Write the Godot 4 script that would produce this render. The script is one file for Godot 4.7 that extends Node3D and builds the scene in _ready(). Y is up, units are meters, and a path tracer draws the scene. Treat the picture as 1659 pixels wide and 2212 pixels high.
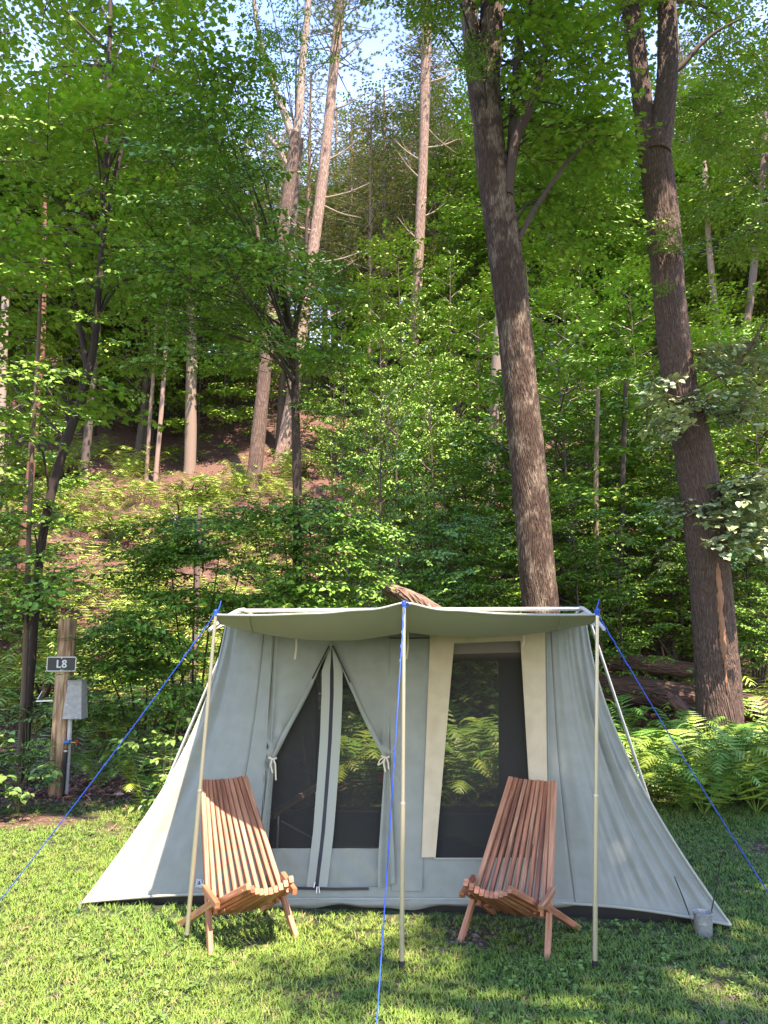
extends Node3D
# A canvas cabin tent with awning and two slatted wooden chairs on a grassy campsite below a wooded bank.

const CW := 1659.0          # size of the frame in which photo positions below were read
const CH := 2212.0
const EYE := 1.68
const PITCH := 10.0
const FOV := 67.3
const TONE := 0.765         # all base colours below were read too pale by this much
var foc := 0.0
var cp := 0.0
var sp := 0.0
var cam_pos := Vector3(0, EYE, 0)
var sun_dir := Vector3.ZERO      # towards the sun
var rng := RandomNumberGenerator.new()
var taken := {}
var M := {}
var paths := {}
var noise := FastNoiseLite.new()
var noise2 := FastNoiseLite.new()

# ---------------------------------------------------------------- mesh builder
class MB:
	var v := PackedVector3Array()
	var n := PackedVector3Array()
	var c := PackedColorArray()
	var uv := PackedVector2Array()
	var idx := PackedInt32Array()
	func add(p: Vector3, nn: Vector3, col: Color, u: Vector2) -> int:
		v.append(p); n.append(nn); c.append(col); uv.append(u)
		return v.size() - 1
	func tri(a: int, b: int, d: int) -> void:
		idx.append(a); idx.append(b); idx.append(d)
	func quad(a: int, b: int, d: int, e: int) -> void:
		tri(a, b, d); tri(a, d, e)
	func auto_normals(flip := false) -> void:
		var s := -1.0 if flip else 1.0
		for i in n.size(): n[i] = Vector3.ZERO
		for k in range(0, idx.size(), 3):
			var a := idx[k]; var b := idx[k + 1]; var d := idx[k + 2]
			var f := (v[b] - v[a]).cross(v[d] - v[a]) * s
			n[a] += f; n[b] += f; n[d] += f
		for i in n.size(): n[i] = n[i].normalized() if n[i].length() > 1e-12 else Vector3.UP
	func commit(m: Material) -> ArrayMesh:
		for k in range(0, idx.size(), 3):
			var a := idx[k]; var b := idx[k + 1]; var d := idx[k + 2]
			if (v[d] - v[a]).cross(v[b] - v[a]).dot(n[a] + n[b] + n[d]) < 0.0:
				idx[k + 1] = d; idx[k + 2] = b
		var arr := []
		arr.resize(Mesh.ARRAY_MAX)
		arr[Mesh.ARRAY_VERTEX] = v; arr[Mesh.ARRAY_NORMAL] = n; arr[Mesh.ARRAY_COLOR] = c
		arr[Mesh.ARRAY_TEX_UV] = uv; arr[Mesh.ARRAY_INDEX] = idx
		var me := ArrayMesh.new()
		me.add_surface_from_arrays(Mesh.PRIMITIVE_TRIANGLES, arr)
		me.surface_set_material(0, m)
		return me

	# a chamfered bar from a to b; x_dir is across, w its width, h its height
	func bar(a: Vector3, b: Vector3, w: float, h: float, x_dir: Vector3, col := Color.WHITE, ch := 0.004, uo := 0.0) -> void:
		var z := (b - a).normalized()
		var x := (x_dir - z * x_dir.dot(z)).normalized()
		var y := z.cross(x)
		var hw := w / 2.0; var hh := h / 2.0
		var sec := [Vector2(-hw + ch, -hh), Vector2(hw - ch, -hh), Vector2(hw, -hh + ch), Vector2(hw, hh - ch), Vector2(hw - ch, hh), Vector2(-hw + ch, hh), Vector2(-hw, hh - ch), Vector2(-hw, -hh + ch)]
		var ln := (b - a).length()
		var per := 0.0
		for k in 8:
			var p: Vector2 = sec[k]; var q: Vector2 = sec[(k + 1) % 8]
			var e := q - p
			var nn := (x * e.y - y * e.x).normalized()
			var pn := per + e.length()
			var i0 := add(a + x * p.x + y * p.y, nn, col, Vector2(uo, per)); var i1 := add(a + x * q.x + y * q.y, nn, col, Vector2(uo, pn))
			var i2 := add(b + x * q.x + y * q.y, nn, col, Vector2(uo + ln, pn)); var i3 := add(b + x * p.x + y * p.y, nn, col, Vector2(uo + ln, per))
			quad(i0, i1, i2, i3)
			per = pn
		for e in 2:
			var o := a if e == 0 else b
			var nn2 := -z if e == 0 else z
			var i0 := add(o, nn2, col, Vector2(uo, 0))
			var first := v.size()
			for k in 8: add(o + x * sec[k].x + y * sec[k].y, nn2, col, Vector2(uo + sec[k].x * 0.3, sec[k].y))
			for k in 8: tri(i0, first + k, first + (k + 1) % 8)

	# a tube through pts with radii; bump(angle, length) adds to the radius
	func tube(pts: Array, rads: Array, sides: int, col := Color.WHITE, bump = null, tint = null, caps := true) -> void:
		var np := pts.size()
		var t0: Vector3 = (pts[1] - pts[0]).normalized()
		var ref := Vector3(0.3, 0.1, 1).normalized()
		var x := (ref - t0 * ref.dot(t0)).normalized()
		var ln := 0.0
		var start := v.size()
		var tri0 := idx.size()
		for i in np:
			var t: Vector3 = (pts[min(i + 1, np - 1)] - pts[max(i - 1, 0)]).normalized()
			x = (x - t * x.dot(t)).normalized()
			var y := t.cross(x)
			if i > 0: ln += (pts[i] - pts[i - 1]).length()
			for k in sides + 1:
				var an := TAU * float(k % sides) / sides
				var d := x * cos(an) + y * sin(an)
				var r: float = rads[i]
				if bump != null: r += bump.call(an, ln, r)
				var cc := col
				if tint != null: cc = tint.call(an, ln, pts[i] + d * r)
				add(pts[i] + d * r, d, cc, Vector2(float(k) / sides * TAU * max(float(rads[0]), 0.01), ln))
		for i in np - 1:
			for k in sides:
				var a := start + i * (sides + 1) + k
				quad(a, a + 1, a + sides + 2, a + sides + 1)
		if bump != null:
			var acc := PackedVector3Array(); acc.resize(v.size() - start)
			for q in range(tri0, idx.size(), 3):
				var a := idx[q]; var b := idx[q + 1]; var d := idx[q + 2]
				var f := (v[b] - v[a]).cross(v[d] - v[a])
				acc[a - start] += f; acc[b - start] += f; acc[d - start] += f
			for i in np:
				var o := i * (sides + 1)
				var sm: Vector3 = acc[o] + acc[o + sides]
				acc[o] = sm; acc[o + sides] = sm
			for i in acc.size():
				var f := acc[i].normalized()
				n[start + i] = f if f.dot(n[start + i]) > 0.0 else -f
		if caps:
			for e in 2:
				var i := 0 if e == 0 else np - 1
				if rads[i] < 0.001: continue
				var nn: Vector3 = (pts[0] - pts[1]).normalized() if e == 0 else (pts[np - 1] - pts[np - 2]).normalized()
				var o := add(pts[i], nn, col, Vector2.ZERO)
				var f := v.size()
				for k in sides: add(v[start + i * (sides + 1) + k], nn, c[start + i * (sides + 1) + k], Vector2.ZERO)
				for k in sides: tri(o, f + k, f + (k + 1) % sides)

	# one leaf lying along d with its face to up
	func leaf(p: Vector3, d: Vector3, up: Vector3, ln: float, wd: float, col: Color, shape: int) -> void:
		var s := d.cross(up).normalized()
		var nn := s.cross(d).normalized()
		if shape == 0:
			var a := add(p, nn, col, Vector2(0, 0.5))
			var n1 := (nn - s * 0.3).normalized(); var n2 := (nn + s * 0.3).normalized()
			var b := add(p + d * ln * 0.28 + s * wd * 0.45 + nn * ln * 0.06, n1, col, Vector2(0.3, 1))
			var b2 := add(p + d * ln * 0.66 + s * wd * 0.36 + nn * ln * 0.01, n1, col, Vector2(0.6, 1))
			var e := add(p + d * ln - nn * ln * 0.14, (nn + d * 0.25).normalized(), col, Vector2(1, 0.5))
			var f2 := add(p + d * ln * 0.66 - s * wd * 0.36 + nn * ln * 0.01, n2, col, Vector2(0.6, 0))
			var f := add(p + d * ln * 0.28 - s * wd * 0.45 + nn * ln * 0.06, n2, col, Vector2(0.3, 0))
			tri(a, b, f); tri(b, b2, f); tri(b2, f2, f); tri(b2, e, f2)
			return
		var out: Array
		if shape == 1:      # lobed maple leaf
			out = [[0.0, 0.0], [-0.06, 0.28], [0.18, 0.30], [0.22, 0.55], [0.40, 0.34], [0.62, 0.44], [0.66, 0.20], [1.0, 0.0]]
		else:               # heart
			out = [[0.05, 0.0], [-0.10, 0.22], [-0.02, 0.42], [0.22, 0.50], [0.50, 0.40], [0.78, 0.20], [1.0, 0.0]]
		var o := add(p + d * ln * 0.35 - nn * ln * 0.05, nn, col, Vector2(0.5, 0.5))
		var k1 := out.size()
		for side in [1.0, -1.0]:
			var prev := -1
			for k in k1:
				var q: Array = out[k]
				var i := add(p + d * ln * q[0] + s * wd * q[1] * side + nn * ln * (0.12 * q[1] - 0.10 * q[0] * q[0]), (nn - s * side * 0.2).normalized(), col, Vector2(q[0], 0.5 + q[1] * side))
				if prev >= 0: tri(o, prev, i)
				prev = i

# ---------------------------------------------------------------- small helpers
func lin(r: float, g: float, b: float) -> Color:
	return Color(r, g, b).linear_to_srgb()

func mat(called: String, col: Color, rough := 0.8, vcol := false, extra := {}) -> StandardMaterial3D:
	var m := StandardMaterial3D.new()
	m.resource_name = called
	m.albedo_color = (col * (1.0 if extra.has("metallic") else TONE)).linear_to_srgb()
	m.albedo_color.a = 1.0
	m.roughness = rough
	m.vertex_color_use_as_albedo = vcol
	for k in extra: m.set(k, extra[k])
	M[called] = m
	return m

func numbered(called: String) -> String:
	if not taken.has(called):
		taken[called] = 0
		return called
	taken[called] += 1
	return "%s_%03d" % [called, taken[called]]

func tag(o: Node, label: String, category: String, group := "", kind := "") -> void:
	if label: o.set_meta("label", label)
	if category: o.set_meta("category", category)
	if group: o.set_meta("group", group)
	if kind: o.set_meta("kind", kind)

func thing(called: String, label: String, category: String, where := Vector3.ZERO, group := "") -> Node3D:
	var o := Node3D.new()
	o.name = numbered(called)
	add_child(o)
	o.position = where
	tag(o, label, category, group)
	return o

func part(called: String, mesh: Mesh, parent: Node, xf := Transform3D.IDENTITY) -> MeshInstance3D:
	var o := MeshInstance3D.new()
	o.name = called
	o.mesh = mesh
	o.transform = xf
	parent.add_child(o, true)
	return o

func copy_of(o: Node3D, called: String) -> Node3D:
	var r: Node3D = o.duplicate()
	r.name = numbered(called)
	add_child(r)
	return r

func ray(px: float, py: float) -> Vector3:      # direction with 1 m of forward travel
	var a := (px - CW / 2) / foc
	var b := (CH / 2 - py) / foc
	var fwd := cp - b * sp
	return Vector3(a / fwd, (b * cp + sp) / fwd, -1.0)

func at(px: float, py: float, d: float) -> Vector3:
	return cam_pos + ray(px, py) * d

func mpp(py: float, d: float) -> float:          # metres per photo pixel
	var b := (CH / 2 - py) / foc
	return d / (cp - b * sp) / foc

func gnd(px: float, py: float, h := 0.0) -> Vector3:
	var r := ray(px, py)
	return cam_pos + r * ((h - EYE) / r.y)

func on_plane(px: float, py: float, o: Vector3, nn: Vector3) -> Vector3:
	var r := ray(px, py)
	return cam_pos + r * ((o - cam_pos).dot(nn) / r.dot(nn))

func hgt(x: float, z: float) -> float:
	var d := -z
	var t: float = max(0.0, d - 10.0 + 1.4 * noise.get_noise_2d(x * 3.0, 7.0))
	var h := 0.0
	if t < 10.0: h = 0.03 * t * t
	elif t < 40.0: h = 3.0 + 0.6 * (t - 10.0)
	else: h = 21.0 + 12.0 * (1.0 - exp(-(t - 40.0) / 20.0))
	var rough: float = clamp((d - 8.0) / 6.0, 0.05, 1.0)
	h += rough * (0.35 * noise.get_noise_2d(x * 9.0, z * 9.0) + 0.10 * noise.get_noise_2d(x * 40.0 + 99.0, z * 40.0))
	if d < 9.0: h *= clamp((d - 4.0) / 6.0, 0.0, 1.0) * 0.5
	return h

func smooth_path(pts: Array, rads: Array, step: float) -> Array:
	var cv := Curve3D.new()
	for i in pts.size():
		var t: Vector3 = (pts[min(i + 1, pts.size() - 1)] - pts[max(i - 1, 0)]) / 6.0
		cv.add_point(pts[i], -t, t)
	var ln := cv.get_baked_length()
	var k: int = max(2, int(ln / step))
	var po := []; var ro := []
	var cum := [0.0]
	for i in range(1, pts.size()): cum.append(cum[i - 1] + (pts[i] - pts[i - 1]).length())
	for i in k + 1:
		var s := float(i) / k
		po.append(cv.sample_baked(s * ln, true))
		var q: float = s * cum[-1]
		var j := 0
		while j < pts.size() - 2 and cum[j + 1] < q: j += 1
		ro.append(lerp(float(rads[j]), float(rads[j + 1]), clamp((q - cum[j]) / max(1e-5, cum[j + 1] - cum[j]), 0.0, 1.0)))
	return [po, ro]

func rod(a: Vector3, b: Vector3, r: float, sides := 12, col := Color.WHITE) -> MB:
	var mb := MB.new()
	mb.tube([a, b], [r, r], sides, col)
	return mb

# ---------------------------------------------------------------- textures
func streak_image(w: int, h: int, seed_: int, lo: Color, hi: Color, fx: float, fy: float, knots := 0) -> ImageTexture:
	var im := Image.create(w, h, false, Image.FORMAT_RGB8)
	var f := FastNoiseLite.new(); f.seed = seed_; f.noise_type = FastNoiseLite.TYPE_SIMPLEX_SMOOTH; f.frequency = 1.0; f.fractal_octaves = 4
	var g := FastNoiseLite.new(); g.seed = seed_ + 1; g.frequency = 1.0; g.fractal_octaves = 2
	var r := RandomNumberGenerator.new(); r.seed = seed_
	var kn := []
	for k in knots: kn.append(Vector3(r.randf() * w, r.randf() * h, r.randf_range(2.5, 6.0)))
	for y in h:
		for x in w:
			var a := TAU * x / w
			var bend := 0.0
			var dark := 0.0
			for q in kn:
				var dx: float = (x - q.x) / 5.0; var dy: float = y - q.y
				var dd: float = sqrt(dx * dx + dy * dy) / q.z
				bend += 0.8 * exp(-dd * dd * 0.5)
				if dd < 1.3: dark = max(dark, 1.0 - dd / 1.3)
			var s := f.get_noise_3d(cos(a) * fx, sin(a) * fx, (y + bend * 8.0) * fy) * 0.5 + 0.5
			var s2 := g.get_noise_3d(cos(a) * fx * 0.4 + 9.0, sin(a) * fx * 0.4, y * fy * 0.2) * 0.5 + 0.5
			var t: float = clamp(0.5 + (s - 0.5) * 2.0 + (s2 - 0.5) * 1.2, 0.0, 1.0)
			im.set_pixel(x, y, lo.lerp(hi, t).lerp(lo * 0.45, dark * 0.8))
	im.generate_mipmaps()
	return ImageTexture.create_from_image(im)

func noise_tex(freq: float, size: int, lo: Color, hi: Color, seed_ := 1, typ := FastNoiseLite.TYPE_SIMPLEX_SMOOTH, oct := 4, mid := Color(-1, 0, 0)) -> NoiseTexture2D:
	var t := NoiseTexture2D.new()
	t.width = size; t.height = size; t.seamless = true
	var f := FastNoiseLite.new(); f.seed = seed_; f.noise_type = typ; f.frequency = freq; f.fractal_octaves = oct
	t.noise = f
	var g := Gradient.new()
	g.set_color(0, lo); g.set_color(1, hi)
	if mid.r >= 0.0: g.add_point(0.5, mid)
	t.color_ramp = g
	return t

func bark_tex(w: int, h: int, seed_: int, lo: Color, hi: Color, furrow: bool) -> Array:
	var im := Image.create(w, h, false, Image.FORMAT_RGB8)
	var bp := Image.create(w, h, false, Image.FORMAT_RGB8)
	var f := FastNoiseLite.new(); f.seed = seed_; f.frequency = 1.0; f.fractal_octaves = 3
	f.noise_type = FastNoiseLite.TYPE_CELLULAR if furrow else FastNoiseLite.TYPE_SIMPLEX_SMOOTH
	f.cellular_return_type = FastNoiseLite.RETURN_DISTANCE2_SUB
	var g := FastNoiseLite.new(); g.seed = seed_ + 3; g.frequency = 1.0; g.fractal_octaves = 4
	for y in h:
		for x in w:
			var a := TAU * x / w; var b := TAU * y / h
			var q := Vector3(cos(a) * 2.2, sin(a) * 2.2 + cos(b) * 1.1, sin(b) * 1.1)
			var wob := g.get_noise_3d(q.x * 1.3, q.y * 1.3, q.z * 1.3)
			var s := 0.0
			if furrow: s = clamp((f.get_noise_3d(q.x * 2.6 + wob * 0.4, q.y * 2.6, q.z * 2.6) + 1.0) * 1.6, 0.0, 1.0)
			else: s = clamp(0.5 + 0.9 * f.get_noise_3d(q.x * 2.0, q.y * 2.0, q.z * 2.0), 0.0, 1.0)
			var fine := g.get_noise_3d(q.x * 7.0, q.y * 7.0, q.z * 7.0)
			var t: float = clamp(s * 0.8 + fine * 0.5 + 0.12, 0.0, 1.0)
			im.set_pixel(x, y, lo.lerp(hi, t))
			var hh: float = clamp(s + fine * 0.25, 0.0, 1.0)
			bp.set_pixel(x, y, Color(hh, hh, hh))
	im.generate_mipmaps()
	return [ImageTexture.create_from_image(im), ImageTexture.create_from_image(bp)]

func make_materials() -> void:
	var leafy := {"backlight": Color(0.85, 1.0, 0.35)}
	mat("leaf", Color(1, 1, 1), 0.5, true, leafy)
	mat("needles", Color(1, 1, 1), 0.6, true, {"backlight": Color(0.7, 0.8, 0.5)})
	mat("grass", Color(1, 1, 1), 0.6, true, {"backlight": Color(0.7, 0.85, 0.25)})
	mat("dead_leaf", Color(1, 1, 1), 0.8, true, {"backlight": Color(0.4, 0.3, 0.2)})
	mat("canvas", Color(0.34, 0.37, 0.315), 0.85, false, {"backlight": Color(0.16, 0.17, 0.10), "uv1_triplanar": true, "uv1_scale": Vector3(1.1, 1.1, 1.1),
		"albedo_texture": noise_tex(0.012, 512, Color(0.91, 0.91, 0.90), Color(1, 1, 1), 4), "heightmap_enabled": true, "heightmap_scale": 0.9, "heightmap_texture": noise_tex(0.009, 512, Color.BLACK, Color.WHITE, 9, FastNoiseLite.TYPE_SIMPLEX_SMOOTH, 3)})
	mat("canvas_trim", Color(0.40, 0.43, 0.355), 0.85, false, {"backlight": Color(0.1, 0.1, 0.06)})
	mat("cream_canvas", Color(0.70, 0.615, 0.42), 0.85, false, {"backlight": Color(0.2, 0.18, 0.12), "uv1_triplanar": true, "uv1_scale": Vector3(1.5, 1.5, 1.5),
		"albedo_texture": noise_tex(0.02, 256, Color(0.9, 0.89, 0.87), Color(1, 1, 1), 6)})
	mat("awning_canvas", Color(0.37, 0.40, 0.335), 0.85, false, {"backlight": Color(0.72, 0.72, 0.66)})
	mat("seam_shade", Color(0.19, 0.21, 0.19), 0.9)  # dark colour stands in for the shade of the stitched fold
	mat("webbing", Color(0.70, 0.64, 0.46), 0.8)
	mat("black_vinyl", Color(0.012, 0.012, 0.014), 0.45)
	mat("floor_vinyl", Color(0.05, 0.052, 0.055), 0.5)
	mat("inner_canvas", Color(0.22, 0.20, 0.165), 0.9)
	mat("rear_canvas", Color(0.50, 0.42, 0.31), 0.9)
	mat("zipper", Color(0.010, 0.010, 0.013), 0.5)
	mat("netting", Color(0.055, 0.056, 0.050), 0.9, false, {"transparency": BaseMaterial3D.TRANSPARENCY_ALPHA})
	M.netting.albedo_color.a = 0.50
	mat("aluminium", Color(0.62, 0.61, 0.58), 0.38, false, {"metallic": 0.85, "roughness_texture": noise_tex(0.03, 128, Color(0.7, 0.7, 0.7), Color(1, 1, 1), 8), "uv1_triplanar": true})
	mat("brass_pole", Color(0.46, 0.44, 0.33), 0.42, false, {"metallic": 0.75})
	mat("zinc", Color(0.50, 0.53, 0.54), 0.45, false, {"metallic": 0.7, "uv1_triplanar": true, "uv1_scale": Vector3(9, 9, 9), "albedo_texture": noise_tex(0.05, 128, Color(0.75, 0.77, 0.78), Color(1, 1, 1), 12, FastNoiseLite.TYPE_CELLULAR, 2)})
	mat("rope", Color(0.012, 0.09, 0.62), 0.6)
	mat("rubber", Color(0.01, 0.01, 0.01), 0.6)
	mat("stick_black", Color(0.012, 0.010, 0.010), 0.7)
	mat("peg_orange", Color(0.85, 0.10, 0.02), 0.5)
	mat("peg_green", Color(0.01, 0.16, 0.09), 0.5)
	mat("grey_enamel", Color(0.42, 0.43, 0.41), 0.5, false, {"uv1_triplanar": true, "uv1_scale": Vector3(4, 4, 4), "albedo_texture": noise_tex(0.03, 128, Color(0.85, 0.85, 0.83), Color(1, 1, 1), 15)})
	mat("conduit", Color(0.50, 0.50, 0.47), 0.5)
	mat("hose", Color(0.015, 0.015, 0.016), 0.5)
	mat("tap_red", Color(0.45, 0.06, 0.04), 0.4)
	mat("tap_blue", Color(0.03, 0.16, 0.42), 0.5)
	mat("brass", Color(0.45, 0.28, 0.10), 0.35, false, {"metallic": 0.9})
	mat("sign_black", Color(0.018, 0.022, 0.02), 0.4)
	mat("sign_white", Color(0.62, 0.64, 0.61), 0.5)
	mat("patch_white", Color(0.70, 0.71, 0.70), 0.7)
	mat("patch_blue", Color(0.03, 0.06, 0.11), 0.7)
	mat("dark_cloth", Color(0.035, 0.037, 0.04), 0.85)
	for k in 5:
		var hi: Color = [lin(0.54, 0.255, 0.135), lin(0.48, 0.21, 0.11), lin(0.60, 0.32, 0.18), lin(0.43, 0.175, 0.09), lin(0.54, 0.285, 0.155)][k]
		var lo: Color = [lin(0.30, 0.12, 0.055), lin(0.20, 0.08, 0.036), lin(0.36, 0.165, 0.08), lin(0.15, 0.058, 0.027), lin(0.20, 0.09, 0.045)][k]
		mat("wood_%d" % k, Color.WHITE, 0.5, false, {"albedo_texture": streak_image(256, 64, 40 + k, lo, hi, 0.55, 0.16, [1, 0, 2, 1, 0][k]), "uv1_scale": Vector3(1.15, 7.0, 1)})
	mat("post_wood", Color.WHITE, 0.85, false, {"albedo_texture": streak_image(256, 128, 77, lin(0.17, 0.095, 0.045), lin(0.52, 0.37, 0.21), 0.8, 0.11, 5), "uv1_scale": Vector3(0.62, 1.8, 1)})
	var b := bark_tex(256, 256, 5, lin(0.055, 0.034, 0.025), lin(0.25, 0.18, 0.145), true)
	mat("bark_furrowed", Color.WHITE, 0.9, true, {"albedo_texture": b[0], "uv1_scale": Vector3(0.75, 0.30, 1), "heightmap_enabled": true, "heightmap_scale": 5.0, "heightmap_texture": b[1]})
	b = bark_tex(256, 256, 9, lin(0.068, 0.046, 0.030), lin(0.365, 0.317, 0.257), false)
	mat("bark_blotched", Color.WHITE, 0.9, true, {"albedo_texture": b[0], "uv1_scale": Vector3(1.3, 0.55, 1), "heightmap_enabled": true, "heightmap_scale": 2.5, "heightmap_texture": b[1]})
	b = bark_tex(256, 256, 13, lin(0.17, 0.125, 0.10), lin(0.66, 0.56, 0.49), false)
	mat("bark_pine", Color.WHITE, 0.9, true, {"albedo_texture": b[0], "uv1_scale": Vector3(0.9, 0.3, 1), "heightmap_enabled": true, "heightmap_scale": 3.0, "heightmap_texture": b[1]})
	mat("heartwood", Color(0.34, 0.18, 0.10), 0.85)
	mat("bark_plain", Color(1, 1, 1), 0.9, true)
	mat("ground", Color.WHITE, 0.95, true, {"uv1_triplanar": true, "uv1_world_triplanar": true, "uv1_scale": Vector3(0.7, 0.7, 0.7), "albedo_texture": noise_tex(0.03, 512, Color(0.45, 0.43, 0.42), Color(1, 1, 1), 21, FastNoiseLite.TYPE_SIMPLEX, 5),
		"heightmap_enabled": true, "heightmap_scale": 2.0, "heightmap_texture": noise_tex(0.05, 512, Color.BLACK, Color.WHITE, 22, FastNoiseLite.TYPE_SIMPLEX, 4)})

# ---------------------------------------------------------------- foliage generators
func leaf_col(r: RandomNumberGenerator, base: Color, spread := 0.28) -> Color:
	var k := 1.0 + r.randf_range(-spread, spread)
	var y := r.randf_range(-0.12, 0.25)
	return Color(base.r * k * (1.0 + y), base.g * k, base.b * k * (1.0 - y * 0.6))

func spray(mb: MB, o: Vector3, dir: Vector3, ln: float, leaf_ln: float, shape: int, r: RandomNumberGenerator, base: Color, dens := 1.0, droop := 0.12, twig := Color(0.05, 0.035, 0.022)) -> void:
	var side := dir.cross(Vector3.UP)
	if side.length() < 0.1: side = Vector3.RIGHT
	side = side.normalized()
	var nn := side.cross(dir).normalized()
	var tr: float = 0.004 + ln * 0.003
	var e1 := o + dir * ln * 0.5 + nn * ln * 0.04
	var e2 := o + dir * ln - Vector3.UP * ln * droop
	mb.tube([o, e1, e2], [tr, tr * 0.7, tr * 0.2], 4, twig, null, null, false)
	var nt: int = max(3, int(ln / 0.15 * dens))
	for k in nt:
		var t := 0.12 + 0.88 * (k + r.randf() * 0.6) / nt
		var p := o.lerp(e1, t * 2.0) if t < 0.5 else e1.lerp(e2, t * 2.0 - 1.0)
		var sgn := 1.0 if k % 2 == 0 else -1.0
		var td := (dir * r.randf_range(0.35, 0.9) + side * sgn * r.randf_range(0.6, 1.0) + nn * r.randf_range(-0.25, 0.3)).normalized()
		var tl: float = ln * 0.42 * (1.05 - t * 0.75) * r.randf_range(0.6, 1.15)
		var te := p + td * tl - Vector3.UP * tl * 0.12
		if tl > 0.25: mb.tube([p, te], [tr * 0.45, 0.001], 3, twig, null, null, false)
		var nl: int = max(2, int(tl / (leaf_ln * 0.62) * dens))
		for j in nl + 1:
			var q := p.lerp(te, (j + 0.5) / (nl + 0.5))
			var ts := td.cross(nn).normalized()
			var ld := (td * r.randf_range(0.3, 1.0) + ts * (1.0 if j % 2 == 0 else -1.0) * r.randf_range(0.4, 1.0) - Vector3.UP * r.randf_range(0.0, 0.5)).normalized()
			var up := (Vector3.UP * 1.0 + Vector3(r.randfn(), r.randfn() * 0.3, r.randfn()) * 0.32).normalized()
			var sz := leaf_ln * r.randf_range(0.65, 1.15)
			mb.leaf(q, ld, up, sz, sz * (0.66 if shape == 0 else 0.95), leaf_col(r, base), shape)

func spray_mesh(seed_: int, ln: float, leaf_ln: float, shape: int, base: Color, dens := 1.0, droop := 0.12) -> ArrayMesh:
	var r := RandomNumberGenerator.new(); r.seed = seed_
	var mb := MB.new()
	spray(mb, Vector3.ZERO, Vector3.RIGHT, ln, leaf_ln, shape, r, base, dens, droop)
	for k in 2:
		var d := Vector3(1, r.randf_range(-0.05, 0.35), r.randf_range(0.35, 0.8) * (1 if k == 0 else -1)).normalized()
		spray(mb, Vector3(ln * 0.15, 0.02, 0), d, ln * 0.72, leaf_ln, shape, r, base, dens, droop)
	return mb.commit(M.leaf)

func crown_mesh(seed_: int, h: float, rad: float, n: int, sl: float, leaf_ln: float, base: Color, kind: int, shape := 0) -> ArrayMesh:
	# kind 0: layered sapling crown about a stem; kind 1: rounded crown on limbs
	var r := RandomNumberGenerator.new(); r.seed = seed_
	var mb := MB.new()
	var bark := Color(0.06, 0.045, 0.032)
	for k in n:
		var an := k * 2.39996 + r.randf_range(-0.4, 0.4)
		if kind == 0:
			var t := (k + r.randf()) / n
			var prof: float = sin(PI * clamp(0.12 + t * 0.86, 0.0, 1.0)) * 0.75 + 0.25
			var reach := rad * prof * r.randf_range(0.55, 1.1)
			var d := Vector3(cos(an), 0.1 + 0.45 * t, sin(an)).normalized()
			var o := Vector3(0, t * h, 0) + d * reach * 0.25
			mb.tube([Vector3(0, t * h - 0.05, 0), o], [0.02, 0.012], 4, bark, null, null, false)
			var ln := reach * 0.8
			spray(mb, o, d, ln, leaf_ln, shape, r, base, 1.45, r.randf_range(0.05, 0.25), bark)
			if ln > 0.9:
				spray(mb, o + d * ln * 0.2, (d + Vector3(-d.z, 0.1, d.x) * 0.8).normalized(), ln * 0.7, leaf_ln, shape, r, base, 1.4, 0.15, bark)
				spray(mb, o + d * ln * 0.25, (d - Vector3(-d.z, -0.1, d.x) * 0.8).normalized(), ln * 0.7, leaf_ln, shape, r, base, 1.4, 0.15, bark)
		else:
			var y := r.randf_range(-1.0, 1.0)
			var rr := sqrt(max(0.0, 1.0 - y * y))
			var d := Vector3(cos(an) * rr, y, sin(an) * rr)
			var lob := 0.75 + 0.35 * sin(an * 2.0 + seed_) * cos(y * 3.0 + seed_)
			var p := Vector3(d.x * rad, d.y * h * 0.5, d.z * rad) * lob * r.randf_range(0.35, 0.95) + Vector3(0, h * 0.5, 0)
			var out := Vector3(d.x, d.y * 0.35 + 0.1, d.z).normalized()
			if k % 5 == 0: mb.tube([Vector3(0, max(0.0, p.y - rad * 0.6), 0), p], [0.05, 0.015], 5, bark, null, null, false)
			spray(mb, p, out, sl * r.randf_range(0.7, 1.2), leaf_ln, shape, r, base, 1.0, 0.2, bark)
			spray(mb, p, (out + Vector3(-out.z, 0.05, out.x)).normalized(), sl * 0.7, leaf_ln, shape, r, base, 1.0, 0.2, bark)
	return mb.commit(M.leaf)

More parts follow.
